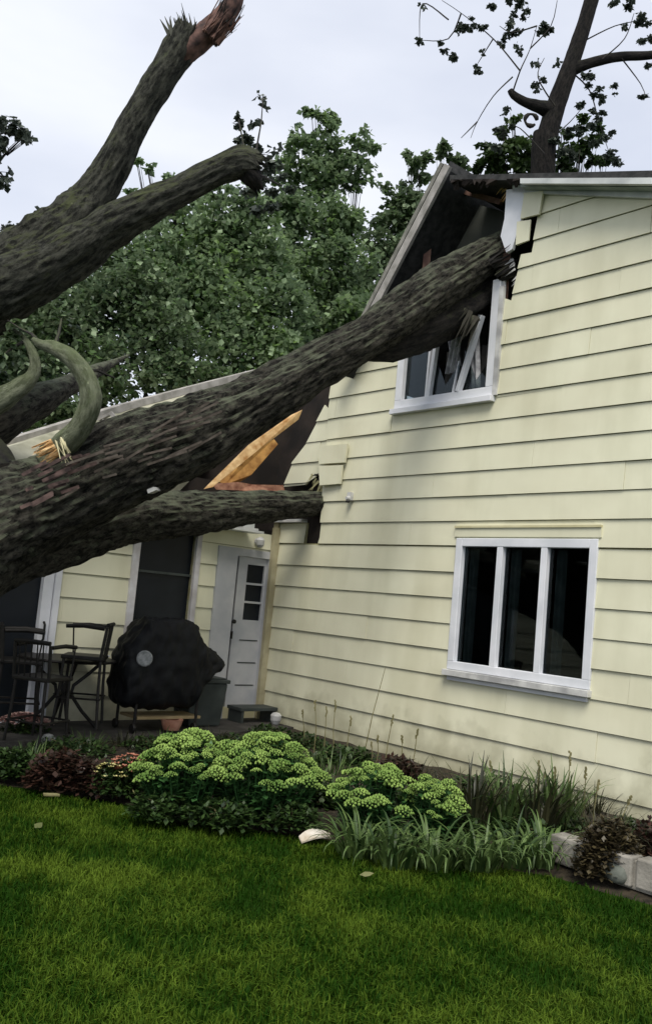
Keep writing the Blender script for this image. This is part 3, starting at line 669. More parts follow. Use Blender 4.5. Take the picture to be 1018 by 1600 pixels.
c = at(98, 700, 7.78); spikes('torn_wood', c, (at(112, 738, 7.66) - c), .05, 16, .20, M_CREAM, tree, 6, .009)
q8 = random.Random(8); b = MB()
for i in range(20):
    x = q8.uniform(25, 125); y = 752 - (x - 60) * .38 + q8.uniform(-24, 34); c = at(x, y, 7.62 + (x - 60) * .003); dr_ = (at(x + 60, y - 26 + q8.uniform(-9, 9), 7.72) - c).normalized()
    b.beam(c, c + dr_ * q8.uniform(.05, .28), .03, q8.uniform(.003, .008), FWD)
b.build('torn_wood', mat('red_brown_heartwood', (.022, .014, .013), (.105, .068, .06), 14, .85, .6, 60), tree)
# bark scars on the trunk
b = MB(); c = at(231, 771, 8.12); b.prism([c, c + RT * .07 + UP * .03, c + RT * .05 + UP * .06, c - RT * .01 + UP * .035], [p + FWD * .25 for p in (c, c + RT * .07 + UP * .03, c + RT * .05 + UP * .06, c - RT * .01 + UP * .035)]); b.build('bark_scar', M_DIRTYW, tree)
spikes('shattered_end', at(722, 500, 10.05), at(706, 552, 10.0) - at(745, 480, 10.05), .17, 46, .34, M_BARK, tree, 21, .03)
spikes('shattered_end', at(786, 415, 10.0), at(812, 402, 9.8) - at(770, 425, 10.0), .16, 40, .2, M_BARK3, tree, 22, .02)
# broken bark slabs lifting on top of trunk
b = MB(); q = random.Random(3)
for i in range(30):
    x = q.uniform(90, 330); y = 700 + (200 - x) * .42 + q.uniform(-20, 45); d = 8.33 - .35 + (x - 200) * .0025
    c = at(x, y, d); dr_ = (at(x + 60, y - 24 + q.uniform(-12, 12), d) - c).normalized()
    b.beam(c, c + dr_ * q.uniform(.12, .4) - FWD * q.uniform(.0, .05), .02, q.uniform(.006, .018), FWD)
b.build('loose_bark', mat('loose_bark', (.05, .04, .032), (.12, .10, .085), 12, .9, .5, 40), tree)

# the two bare limbs at upper left
snag = empty('broken_tree', Vector((-6.5, 8.6, -.1)))
tag(snag, 'snapped tree with two bare mossy limbs reaching up at upper left', 'broken tree')
limb('trunk', [(Vector((-6.5, 8.6, -.3)), .55), (Vector((-5.9, 8.8, 1.5)), .5)] + pxl([(-190, 560, 9.3, 170), (-60, 470, 9.3, 150), (20, 428, 9.3, 122), (75, 384, 9.3, 110), (116, 345, 9.35, 88), (148, 303, 9.4, 64), (176, 258, 9.4, 54), (198, 213, 9.4, 50), (225, 165, 9.4, 48), (254, 120, 9.4, 50), (281, 78, 9.4, 54), (294, 52, 9.4, 46)]), M_BARK2, snag, seg=72, step=.028, rough=.15, lumps=.16, seed=31, jag=.1)
limb('side_limb', pxl([(-60, 480, 9.1, 110), (40, 437, 9.05, 95), (110, 396, 9.05, 82), (170, 354, 9.05, 68), (228, 322, 9.05, 58), (290, 293, 9.1, 47), (338, 268, 9.1, 46), (378, 253, 9.1, 52), (398, 260, 9.12, 44)]), M_BARK2, snag, seg=64, step=.028, rough=.15, lumps=.2, seed=37, jag=.12)
limb('dark_knot', pxl([(378, 262, 9.1, 30), (394, 276, 9.1, 34), (404, 292, 9.15, 16)]), M_BARK3, snag, seg=24, step=.02, rough=.25, lumps=.4, seed=38, jag=.1)
spikes('splintered_end', at(394, 262, 9.1), at(425, 268, 9.1) - at(390, 262, 9.1), .15, 50, .2, M_BARK3, snag, 39, .014)
limb('snapped_fork', pxl([(274, 104, 9.4, 26), (294, 76, 9.4, 44), (320, 54, 9.4, 42), (345, 30, 9.4, 38), (362, 8, 9.4, 34), (372, -22, 9.4, 26)]), M_RED and mat('stripped_wood', (.030, .018, .017), (.15, .08, .065), 10, .8, .5, 40), snag, seg=24, step=.03, rough=.16, lumps=.25, seed=41, jag=.1)
spikes('splintered_end', at(285, 50, 9.4), at(270, 10, 9.4) - at(285, 60, 9.4), .16, 34, .22, M_BARK2, snag, 9, .03)
spikes('splintered_end', at(352, 28, 9.4), at(375, -30, 9.4) - at(345, 40, 9.4), .12, 60, .42, M_BARK3, snag, 10, .014)
spikes('splintered_end', at(335, 50, 9.3), at(362, 10, 9.4) - at(320, 60, 9.4), .12, 60, .38, mat('red_brown_splinter', (.05, .028, .024), (.20, .11, .085), 14, .8), snag, 12, .012)

# ------------------------------------------------------------------ foliage
def leaves(C_, R_, n_, size, squash=.8, flat_=.35, shell=.45):
    """leaf quads filling several ellipsoid puffs. C_ centres, R_ radii, n_ counts"""
    out = []
    for c, r, n in zip(C_, R_, n_):
        n = int(n); d = rng.normal(size=(n, 3)); d /= np.linalg.norm(d, axis=1)[:, None]
        rr_ = (rng.random(n) ** shell)[:, None] * r
        # twig clustering
        kc = max(3, n // 30); cc = rng.normal(size=(kc, 3)); cc /= np.linalg.norm(cc, axis=1)[:, None]; cc *= (rng.random(kc) ** .45)[:, None] * r
        idx = rng.integers(0, kc, n); p = cc[idx] + d * rng.random(n)[:, None] ** .6 * min(r * .38, .34)
        p[:, 2] *= squash; out.append(p + np.array(c))
    P_ = np.concatenate(out); n = len(P_)
    s = size * rng.uniform(.55, 1.25, n)
    a = rng.uniform(0, 2 * np.pi, n); el = rng.normal(-.45, .5, n)
    t = np.stack([np.cos(a) * np.cos(el), np.sin(a) * np.cos(el), np.sin(el)], 1)
    u = rng.normal(size=(n, 3)) * .6 + np.array([0, 0, 1.]); side = np.cross(t, u); side /= np.linalg.norm(side, axis=1)[:, None] + 1e-9
    nrm = np.cross(side, t)
    b0 = P_; L = s[:, None]
    v = np.stack([b0, b0 + t * L * .45 + side * L * .42 - nrm * L * .10, b0 + t * L, b0 + t * L * .45 - side * L * .42 - nrm * L * .10], 1)
    # two triangles folded on the midrib
    tri = np.stack([v[:, 0], v[:, 1], v[:, 2], v[:, 0], v[:, 2], v[:, 3]], 1)
    return tri.reshape(-1, 3), n, P_
def crown(name, blobs, size, m_, parent, dens=1.0, squash=.85, zspread=1.0):
    """blobs (px, py, depth, radius px[, density])"""
    C_, R_, n_ = [], [], []
    for bl in blobs:
        x, y, d, r = bl[:4]; k = bl[4] if len(bl) > 4 else 1
        R = r * d / F; C_.append(at(x, y, d)); R_.append(R); n_.append(max(8, dens * k * 60 * R * R / (size * size)))
    V, n, P_ = leaves(C_, R_, n_, size, squash)
    tn = np.clip(rng.random(n) * .55 + .5 * (.5 + .5 * np.sin(P_[:, 0] * 3.1 + P_[:, 2] * 2.7 + np.sin(P_[:, 2] * 4 + P_[:, 1]))) - .03, 0, 1)
    return raw_mesh(name, V, 3, m_, parent, tint=np.repeat(tn, 2))
M_LF1 = leaf_mat('leaf_dark_green', (.008, .026, .008), (.070, .125, .035), (.20, .27, .15), .2)
M_LF2 = leaf_mat('leaf_mid_green', (.010, .036, .010), (.12, .20, .05), (.24, .33, .18), .3)
M_LF3 = leaf_mat('leaf_blue_dark', (.022, .034, .026), (.06, .08, .058), (.09, .11, .09), .2)
M_LF4 = leaf_mat('leaf_olive', (.022, .045, .012), (.06, .10, .03), None, .3)
def branches(name, root, blobs, r0, m_, parent, seed, n=None, px=False, r1=.006):
    q = random.Random(seed); b = MB()
    for bl in (blobs if n is None else q.sample(blobs, n)):
        e = at(*bl[:3]); mid = (root + e) / 2 + Vector((q.uniform(-.3, .3), q.uniform(-.3, .3), q.uniform(0, .5)))
        b.tube([root, (root * 2 + mid) / 3, mid, (mid + e) / 2 + Vector((0, 0, q.uniform(-.1, .15))), e], [r0, r0 * .8, r0 * .55, r0 * .35, r1], 7)
        for j in range(4):
            e2 = e + Vector((q.uniform(-1, 1), q.uniform(-1, 1), q.uniform(-.6, 1))) * bl[3] * bl[2] / F * .5
            b.tube([mid.lerp(e, .6), mid.lerp(e2, .7) + Vector((0, 0, .05)), e2], [r0 * .25, r0 * .12, .004], 5)
    return b.build(name, m_, parent, smooth=True)
def bgtree(label, base, blobs, size, m_, dens, seed, r=.22, fork=None, group='leafy trees behind the house'):
    t = empty('leafy_tree', Vector(base)); tag(t, label, 'tree', group)
    fk = Vector(fork) if fork else Vector((base[0], base[1], 3.0))
    limb('trunk', [(Vector(base), r * 1.25), ((Vector(base) + fk) / 2 + Vector((.1, 0, 0)), r), (fk, r * .8)], M_BARK3, t, seg=16, step=.15, seed=seed)
    branches('branch', fk, blobs, r * .28, M_BARK3, t, seed)
    crown('crown', blobs, size, m_, t, dens)
    return t
def basepx(x, d): p = at(x, 900, d); return (p.x, p.y, -.2)
bgtree('low dense tree crown behind the low roof at the left', basepx(130, 17), [(60, 545, 15.5, 60), (120, 520, 16, 60), (170, 470, 16, 62), (250, 520, 16, 70), (60, 600, 15, 60), (170, 580, 15.5, 66), (130, 455, 16.5, 46), (270, 590, 15.6, 50), (10, 560, 15, 70), (10, 640, 14.6, 60), (60, 490, 15.5, 44), (100, 500, 15.5, 40), (90, 640, 14.4, 50), (215, 440, 16, 50), (330, 600, 15.8, 46)], .12, M_LF1, .9, 51)
bgtree('broad tree crown filling the gap under the mossy side limb', basepx(290, 19), [(250, 400, 18, 62), (320, 400, 18, 64), (200, 420, 18, 48), (290, 340, 18.5, 44), (350, 350, 18, 52), (230, 350, 18.5, 26, .6), (330, 470, 17.5, 76), (400, 400, 18, 66), (370, 540, 17, 66), (420, 490, 17.5, 70), (210, 305, 18, 14, .6), (230, 265, 18, 12, .5), (265, 275, 18, 10, .5), (215, 250, 18, 11, .6), (300, 450, 17.6, 60), (240, 460, 17.6, 60), (340, 300, 18, 22, .7), (160, 400, 17.6, 44), (440, 560, 17, 50), (395, 330, 18, 44)], .13, M_LF2, .9, 52)
bgtree('tall light green tree rising behind the rake of the gable', basepx(500, 22), [(492, 175, 21, 18, .8), (515, 190, 21, 24), (475, 225, 21, 32, .8), (525, 235, 21, 36, .8), (565, 225, 21, 26, .7), (455, 270, 21, 32, .8), (500, 285, 21, 42), (555, 270, 21, 34, .7), (440, 330, 20.5, 46), (500, 360, 20.5, 60), (545, 340, 20.5, 34, .9), (470, 430, 20, 66), (530, 430, 20, 66), (500, 520, 19.5, 66), (430, 560, 19, 50), (560, 500, 19, 50)], .15, M_LF2, .9, 53)
bgtree('dark tree right behind the torn gable peak', basepx(650, 24), [(630, 300, 22, 30, .8), (655, 260, 22, 24), (690, 232, 22, 16), (620, 350, 22, 40), (660, 330, 22, 46), (600, 400, 21.5, 46), (590, 455, 21, 44), (650, 400, 22, 50), (720, 250, 22, 20), (640, 245, 22, 12, .7)], .16, M_LF1, 1.0, 54)
bgtree('small leafy crown just over the roof peak beside the dark limb', basepx(830, 19), [(770, 245, 17.5, 24), (800, 225, 17.5, 22), (826, 240, 17.5, 30), (790, 262, 17.5, 24), (745, 262, 17.5, 16), (880, 250, 17.5, 24), (905, 235, 17.5, 22), (785, 205, 17.5, 16, .7), (925, 215, 17.5, 20, .7), (940, 245, 17.5, 20, .8), (872, 205, 17.5, 16, .7), (800, 180, 17.5, 11, .6), (760, 225, 17.5, 12, .6), (905, 190, 17.5, 14, .6)], .14, M_LF4, 1.0, 55)
# leaves on the fallen tree's own tip and leftovers on the snag
crown('leaf_spray', [(410, 150, 10.5, 9, .7), (412, 165, 10.5, 6), (372, 185, 10.5, 12), (402, 192, 10.5, 10, .8), (385, 215, 10.5, 16), (372, 228, 10.5, 14), (405, 235, 10.6, 16), (430, 232, 10.6, 10, .6), (420, 265, 10.6, 22), (398, 290, 10.4, 26), (440, 290, 10.8, 20), (410, 320, 10.8, 22, .8)], .085, M_LF3, snag, .55)
b = MB()
for l in ([(64, 538, 8.1), (50, 522, 8.3), (30, 512, 8.5), (12, 500, 8.8)], [(84, 543, 8.05), (92, 520, 8.3), (96, 498, 8.6)], [(40, 532, 9.05), (24, 540, 9.0), (8, 552, 8.9)], [(128, 580, 7.9), (150, 578, 8.1), (178, 590, 8.3)]): b.tube([at(*p) for p in l], [.022, .014, .009, .005][:len(l)], 6)
b.build('twig', M_BARK3, tree)
crown('leaf_spray', [(20, 520, 9.0, 22), (58, 508, 9.0, 18, .8), (96, 492, 9.0, 14, .7), (4, 556, 9.0, 24), (120, 520, 9.6, 14, .5), (182, 590, 9.0, 9, .6), (10, 590, 9.3, 18, .8)], .075, M_LF1, tree, .7)
b = MB(); 
for l in ([(398, 275, 9.4), (400, 235, 9.9), (408, 190, 10.3), (411, 148, 10.5)], [(398, 262, 9.4), (380, 225, 10.2), (372, 182, 10.5)], [(400, 270, 9.5), (440, 290, 10.7)]): b.tube([at(*p) for p in l], [.02, .012, .008, .004][:len(l)], 6)
b.build('twig', M_BARK3, snag)
crown('leaf_spray', [(40, 345, 9.5, 12, .6), (60, 330, 9.5, 9, .5), (30, 362, 9.5, 14, .6), (75, 345, 9.5, 8, .5), (8, 352, 9.5, 14), (10, 385, 9.4, 16)], .06, M_LF3, snag, .35)
b = MB(); b.tube([at(20, 380, 9.4), at(40, 350, 9.5), (at(70, 325, 9.5))], [.015, .01, .003], 6); b.tube([at(20, 380, 9.4), at(5, 350, 9.5)], [.01, .004], 6); b.build('twig', M_BARK3, snag)
lt = empty('leafy_tree', Vector((-6.6, 12.5, -.2))); tag(lt, 'dark tree at the far left edge poking its leaf tips into the sky', 'tree', 'leafy trees behind the house')
bl = [(15, 205, 13, 26), (35, 215, 13, 16, .8), (0, 240, 13, 26), (12, 275, 13, 12, .8), (-60, 220, 13, 60), (-80, 320, 13, 60), (0, 200, 13, 22), (-20, 290, 13, 24)]
limb('trunk', [(Vector((-6.6, 12.5, -.3)), .25), (Vector((-6.2, 12.6, 3)), .2), (at(-90, 330, 13), .1)], M_BARK3, lt, seg=16, step=.15, seed=66)
branches('branch', at(-90, 330, 13), bl, .05, M_BARK3, lt, 67, r1=.008); crown('crown', bl, .10, M_LF3, lt, .45)

# dark tree beyond the roof, upper right
dt = empty('dark_tree', Vector(basepx(850, 15.6))); tag(dt, 'dark sparse tree whose stem and stub rise behind the roof edge at upper right', 'tree')
limb('trunk', [(Vector(basepx(842, 15.6)), .34), (Vector(basepx(842, 15.6)) + Z * 4, .3)] + pxl([(848, 268, 15.2, 40), (854, 215, 15.2, 36), (868, 165, 15.2, 33), (886, 115, 15.2, 29), (902, 70, 15.2, 26), (918, 20, 15.2, 24), (935, -50, 15.2, 24), (950, -140, 15.2, 18)]), M_BARK3, dt, seg=28, step=.08, rough=.08, seed=71)
limb('side_limb', pxl([(893, 108, 15.2, 22), (930, 96, 15.1, 17), (970, 88, 15, 16), (1025, 84, 14.9, 14), (1100, 60, 14.8, 11)]), M_BARK3, dt, seg=16, step=.06, seed=72)
limb('broken_stub', pxl([(860, 172, 15.2, 30), (838, 165, 15.1, 20), (818, 158, 15.1, 15), (802, 148, 15.1, 13), (796, 140, 15.1, 9)]), M_BARK3, dt, seg=16, step=.04, seed=73)
b = MB(); c = at(829, 187, 15.0); x_, y_ = RT, UP
b.tube([c + (x_ * math.cos(a) + y_ * math.sin(a)) * .10 for a in [i * .42 for i in range(14)]], [.03 + .012 * math.sin(i * 1.3) for i in range(14)], 8); b.build('curled_stub', M_BARK3, dt, smooth=True)
tw = [[(800, 145), (812, 110), (828, 75), (838, 40)], [(812, 110), (770, 60), (720, 20), (690, 0)], [(800, 120), (770, 150), (745, 190), (735, 215)], [(828, 75), (860, 40), (870, 0)], [(890, 110), (920, 140), (935, 190), (950, 235)], [(940, 92), (975, 60), (990, 20)], [(855, 220), (890, 190), (915, 160)], [(720, 20), (700, 60), (655, 62)], [(745, 190), (720, 215)], [(838, 40), (800, 50), (780, 40)], [(770, 60), (745, 100)], [(700, 30), (660, 5), (655, 60)], [(900, 70), (960, 40), (1010, 30)], [(970, 90), (1000, 130), (1008, 150)], [(850, 240), (812, 200), (790, 195)], [(866, 165), (840, 120), (850, 90)]]
b = MB(); q = random.Random(4)
for l in tw:
    P3 = [at(x, y, 15 + q.uniform(-.3, .3)) for x, y in l]; n = len(P3)
    S_ = [p for p, r in spline([(p, .01) for p in P3], .12)]; b.tube(S_, [.014 * (1 - .75 * i / len(S_)) for i in range(len(S_))], 6)
b.build('twig', M_BARK3, dt)
bl = [(657, 62, 15, 9, .8), (662, 10, 15, 6, .6), (692, 74, 15, 9), (710, 86, 15, 9), (722, 44, 15, 13), (735, 34, 15, 10), (745, 108, 15, 9), (752, 40, 15, 8), (768, 12, 15, 9), (752, 80, 15, 5, .6), (784, 62, 15, 8), (805, 40, 15, 16, .9), (810, 10, 15, 14), (808, 78, 15, 9, .8), (822, 18, 15, 9), (860, 40, 15, 12), (848, 45, 15, 9), (838, 130, 15, 12, .8), (835, 95, 15, 8, .5), (870, 100, 15, 7, .6), (985, 8, 15, 12), (1003, 30, 15, 14), (960, 5, 15, 9), (1004, 60, 15, 12), (975, 38, 15, 6), (915, 120, 15, 12), (925, 138, 15, 12), (940, 150, 15, 10), (960, 140, 15, 9, .7), (935, 178, 15, 12), (920, 195, 15, 12), (948, 215, 15, 12), (955, 240, 15, 12), (965, 250, 15, 8), (1000, 148, 15, 8), (905, 165, 15, 11), (925, 225, 15, 12, .7), (895, 200, 15, 12), (880, 235, 15, 13), (870, 215, 15, 10), (900, 238, 15, 12), (788, 175, 15, 7), (783, 205, 15, 11), (775, 225, 15, 12), (800, 195, 15, 5), (800, 5, 15, 12, .7), (1015, 100, 15, 8)]
bl = bl + [(x, y - 130, 15, 26, .7) for x, y in ((720, 60), (800, 60), (880, 80), (960, 60))]
crown('crown', bl, .075, M_LF3, dt, .62)

# ------------------------------------------------------------------ flower bed plants
M_SEDL = leaf_mat('stonecrop_leaf', (.025, .075, .022), (.05, .13, .035), None, .2)
M_SEDH = mat('stonecrop_head', (.09, .17, .03), (.26, .38, .09), 7, .85, .9, 160)
M_STRAP = leaf_mat('daylily_leaf', (.020, .048, .012), (.13, .20, .06), None, .25)
M_STRAPD = leaf_mat('dark_blade', (.016, .020, .010), (.055, .055, .025), None, .2)
M_STEM = mat('dry_stem', (.13, .12, .05), (.22, .20, .10), 10, .8)
M_REDL = leaf_mat('red_brown_leaf', (.016, .012, .008), (.06, .028, .020), None, .2)
M_DKL = leaf_mat('low_dark_leaf', (.008, .022, .006), (.045, .085, .02), None, .2)
def strap(b, base, ang, L, lean, w, droop=1.0, seg=7):
    d = Vector((math.cos(ang), math.sin(ang), 0)); s = Vector((-d.y, d.x, 0)); o = len(b.v)
    for i in range(seg + 1):
        t = i / seg; th = lean + droop * t * t * 1.9
        if i == 0: p = Vector(base); 
        else: p = p + (d * math.sin(th) + Z * math.cos(th)) * (L / seg)
        ww = w * (1 - t ** 2.2) * .5 + .001
        b.v += [p - s * ww, p - Z * ww * .35 * (1 if i else 0), p + s * ww]
    for i in range(seg):
        q = o + 3 * i; b.f += [(q, q + 1, q + 4, q + 3), (q + 1, q + 2, q + 5, q + 4)]
def add_tint(o, per, lo=0, hi=1, seed=0):
    q = random.Random(seed); me = o.data; a = me.attributes.new('tint', 'FLOAT', 'POINT'); n = len(me.vertices)
    vals = []; 
    while len(vals) < n: vals += [q.uniform(lo, hi)] * per
    a.data.foreach_set('value', vals[:n])
def nrec_build(b, name, m_, parent):
    me = bpy.data.meshes.new(name); me.from_pydata([tuple(p) for p in b.v], [], b.f); me.update(); me.materials.append(m_)
    me.polygons.foreach_set('use_smooth', [True] * len(me.polygons))
    o = bpy.data.objects.new(name, me); COL.objects.link(o)
    if parent: put(o, parent)
    return o
def strap_plant(name, x, y, z, n, L, w, m_, label, cat, seed, spread=.12, lean=(.05, .6), droop=(.3, 1.1), group=None, tl=0, th=1):
    q = random.Random(seed); base = atz(x, y, z); t = empty(name, base); tag(t, label, cat, group); b = MB()
    for i in range(n):
        a = q.uniform(0, 6.28); r = spread * math.sqrt(q.random())
        strap(b, base + Vector((math.cos(a) * r, math.sin(a) * r, -.03)), a + q.uniform(-.7, .7), L * q.uniform(.6, 1.15), q.uniform(*lean), w * q.uniform(.7, 1.2), q.uniform(*droop))
    o = nrec_build(b, 'leaf', m_, t); add_tint(o, 24, tl, th, seed); return t
def sedum(label, x, y, wpx, dpt, h, nh, seed, z=-.08):
    """mound of stems carrying domed heads"""
    q = random.Random(seed); base = atz(x, y, z); t = empty('stonecrop', base); tag(t, label, 'stonecrop', 'light green stonecrop mounds in the flower bed')
    depth = (base - CAM).dot(FWD); R = wpx / 2 * depth / F; hb = MB(); sb = MB(); lp = []
    for i in range(nh):
        a = q.uniform(0, 6.28); r = math.sqrt(q.random()); px_ = math.cos(a) * r * R; py_ = math.sin(a) * r * dpt
        hh = h * (1 - .5 * r ** 2.2) * q.uniform(.88, 1.05); lean = Vector((px_, py_, 0)) * .22
        top_ = base + Vector((px_, py_, hh)) + lean * .3; bot_ = base + Vector((px_ * .55, py_ * .55, 0))
        sb.tube([bot_, (bot_ + top_) / 2 + lean * .2, top_], [.007, .006, .005], 5)
        hr = q.uniform(.035, .085); ax = (Z + lean * 1.2 + Vector((q.uniform(-.3, .3), q.uniform(-.3, .3), 0))).normalized(); x_ = ax.orthogonal().normalized(); y_ = ax.cross(x_)
        # head: a flat dome made of many small knobs
        kn = 34
        for k in range(kn):
            rr_ = hr * math.sqrt((k + .5) / kn); aa = k * 2.399963; cz = .5 * hr * (1 - (rr_ / hr) ** 2)
            c = top_ + (x_ * math.cos(aa) + y_ * math.sin(aa)) * rr_ + ax * cz; kr = hr * .16 * q.uniform(.7, 1.5)
            o = len(hb.v); hb.v += [c + ax * kr * .9, c + x_ * kr, c + y_ * kr, c - x_ * kr, c - y_ * kr, c - ax * kr]
            hb.f += [(o, o + 1, o + 2), (o, o + 2, o + 3), (o, o + 3, o + 4), (o, o + 4, o + 1), (o + 5, o + 2, o + 1), (o + 5, o + 3, o + 2), (o + 5, o + 4, o + 3), (o + 5, o + 1, o + 4)]
        for k in range(26):
            f = q.uniform(.1, .95); lp.append(bot_.lerp(top_, f))
    hb.build('flower_head', M_SEDH, t, smooth=True); sb.build('stem', M_SEDL, t)
    lp = np.array([tuple(p) for p in lp]); n = len(lp); a = rng.uniform(0, 6.28, n); el = rng.normal(.25, .35, n); s = rng.uniform(.055, .10, n)[:, None]
    td = np.stack([np.cos(a) * np.cos(el), np.sin(a) * np.cos(el), np.sin(el)], 1); sd_ = np.cross(td, [0, 0, 1.]); sd_ /= np.linalg.norm(sd_, axis=1)[:, None]
    v = np.stack([lp, lp + td * s * .5 + sd_ * s * .27, lp + td * s, lp + td * s * .5 - sd_ * s * .27], 1)
    raw_mesh('leaf', v.reshape(-1, 3), 4, M_SEDL, t, tint=rng.random(n)); return t
sedum('largest stonecrop mound with bright green heads, right half of the big clump', 405, 1275, 185, .42, .62, 120, 1)
sedum('darker stonecrop mound at the left end of the big clump', 285, 1268, 150, .36, .58, 84, 2)
sedum('second stonecrop mound growing in front of the dark stems near the wall', 580, 1300, 130, .30, .50, 66, 3)
sedum('small stonecrop mound half hidden in strappy leaves, right of the second mound', 672, 1312, 95, .24, .46, 38, 4)
sp_ = [(560, 1330, 'left end under the second stonecrop'), (615, 1345, 'spreading over the lawn edge below the second stonecrop'), (680, 1348, 'below the small stonecrop mound'), (745, 1350, 'right of the small stonecrop mound at the lawn edge'), (800, 1345, 'mid bed just left of the concrete blocks'), (845, 1345, 'touching the left concrete block'), (735, 1290, 'tall clump against the siding below the window'), (785, 1290, 'upright clump against the siding right of the window centre'), (835, 1300, 'rear clump above the left block'), (870, 1292, 'last clump before the brown shrub')]
for i, (x, y, s) in enumerate(sp_):
    back_ = y < 1320
    strap_plant('daylily', x, y, -.1 if not back_ else -.03, 70 if not back_ else 75, .41 if not back_ else .56, .027, M_STRAP if (not back_ or i % 2) else M_STRAPD, 'arching daylily leaves, ' + s, 'daylily', 100 + i, spread=.15, lean=(.02, .55) if not back_ else (.0, .35), droop=(.5, 1.25) if not back_ else (.1, .8), group='daylily clumps along the wall')
for i, (x, y, s, mm) in enumerate([(520, 1215, 'green blades between the two stonecrop mounds', M_STRAP), (500, 1250, 'dark low blades right beside the big stonecrop', M_STRAP), (650, 1235, 'dark blades at the foot of the siding below the window corner', M_STRAPD), (700, 1250, 'dark upright blades under the window left of the tall clump', M_STRAPD), (900, 1280, 'dark grass blades standing over the left block', M_STRAPD), (930, 1275, 'dark grass blades beside the brown shrub', M_STRAPD),
      (50, 1195, 'blades at the left end of the bed', M_STRAP), (140, 1175, 'blades before the patio chairs', M_STRAP), (200, 1172, 'blades before the covered grill', M_STRAPD), (255, 1168, 'blades before the grey box', M_STRAP), (330, 1165, 'blades behind the big stonecrop', M_STRAPD), (90, 1215, 'lowest blades near the lawn at the left', M_STRAPD)]):
    strap_plant('grass_clump', x, y, -.06, 60, .34 if x > 480 else .26, .013, mm, s, 'grass clump', 200 + i, spread=.16, lean=(0, .5), droop=(.1, .8), group='blade clumps in the flower bed')
def leafy_plant(name, x, y, wpx, h, size, m_, n, label, cat, seed, z=-.08, group=None, flowers=None, stems=12):
    base = atz(x, y, z); t = empty(name, base); tag(t, label, cat, group); depth = (base - CAM).dot(FWD); R = wpx / 2 * depth / F; q = random.Random(seed); b = MB()
    P_ = rng.normal(size=(n, 3)); P_ /= np.linalg.norm(P_, axis=1)[:, None]; P_ *= (rng.random(n) ** .4)[:, None]; P_[:, 2] = np.abs(P_[:, 2])
    P_ = P_ * np.array([R, R * .7, h]) + np.array(base)
    for i in range(stems):
        e = Vector(P_[q.randrange(n)]); b.tube([base, (base + e) / 2 + Z * .04, e], [.008, .006, .003], 5)
    b.build('stem', M_STEM, t)
    a = rng.uniform(0, 6.28, n); el = rng.normal(.1, .5, n); s = size * rng.uniform(.6, 1.3, n)[:, None]
    td = np.stack([np.cos(a) * np.cos(el), np.sin(a) * np.cos(el), np.sin(el)], 1); sd_ = np.cross(td, [0, 0, 1.]); sd_ /= np.linalg.norm(sd_, axis=1)[:, None]
    v = np.stack([P_, P_ + td * s * .5 + sd_ * s * .34, P_ + td * s, P_ + td * s * .5 - sd_ * s * .34], 1)
    raw_mesh('leaf', v.reshape(-1, 3), 4, m_, t, tint=rng.random(n))
    if flowers:
        fb = MB(); nf, fm, fs = flowers
        for i in range(nf):
            a = q.uniform(0, 6.28); r = math.sqrt(q.random()); c = base + Vector((math.cos(a) * r * R, math.sin(a) * r * R * .7, h * (1.02 - .45 * r * r)))
            for k in range(5):
                aa = k * 1.257 + i; d = Vector((math.cos(aa), math.sin(aa) * .8 - .3, .5)); s_ = Vector((-d.y, d.x, .1)).normalized()
                fb.add([c, c + d * fs * .6 + s_ * fs * .4, c + d * fs, c + d * fs * .6 - s_ * fs * .4], [(0, 1, 2, 3)])
        fb.build('flower', fm, t)
    return t
M_CORAL = mat('coral_petal', (.30, .10, .06), (.45, .22, .15), 20, .7)
M_PINK = mat('pale_pink_petal', (.42, .24, .22), (.62, .46, .42), 14, .7)
M_YEL = mat('pale_yellow_petal', (.40, .38, .14), (.55, .5, .25), 14, .7)
leafy_plant('red_shrub', 95, 1228, 120, .30, .06, M_REDL, 2200, 'low dark red leaved plant at the left of the bed', 'plant', 1)
leafy_plant('red_shrub', 150, 1235, 90, .24, .05, M_REDL, 1300, 'low dark red leaved plant just left of the coral flowers', 'plant', 2)
leafy_plant('flowering_plant', 200, 1238, 85, .30, .05, M_DKL, 1500, 'small plant with coral and yellowish blooms left of the big stonecrop', 'flowering plant', 3, flowers=(40, M_CORAL, .035))
leafy_plant('flowering_plant', 168, 1240, 60, .24, .045, M_DKL, 900, 'small plant with yellowish blooms beside the red leaved plants', 'flowering plant', 4, flowers=(26, M_YEL, .028))
leafy_plant('flowering_plant', 38, 1150, 80, .22, .05, M_DKL, 700, 'mound of pale pink blooms at the patio edge beside the dark chairs', 'flowering plant', 5, z=-.02, flowers=(150, M_PINK, .05))
for i_, (x_, y_, w_, l_) in enumerate(((250, 1275, 110, 'at the front left foot of the big stonecrop clump'), (345, 1285, 120, 'at the front middle of the big stonecrop clump'), (455, 1290, 110, 'at the front right foot of the big stonecrop clump'), (110, 1180, 150, 'before the patio table'), (255, 1178, 150, 'before the grill and grey box'), (370, 1172, 120, 'just behind the biggest stonecrop'), (450, 1215, 120, 'right behind the biggest stonecrop'), (620, 1270, 110, 'behind the second stonecrop'), (700, 1300, 120, 'among the daylilies right of the small stonecrop'), (820, 1310, 120, 'under the rear daylilies above the left block'), (880, 1300, 90, 'just behind the left edging block'), (980, 1310, 100, 'behind the brown shrub by the wall'))):
    leafy_plant('low_plant', x_, y_, w_, .17, .05, M_DKL, 1100, 'dark leafy ground plant ' + l_, 'plant', 60 + i_, z=-.06, group='dark filler plants in the bed')
leafy_plant('low_plant', 300, 1225, 200, .22, .06, M_DKL, 1800, 'low dark plant filling behind the left stonecrop', 'plant', 26)
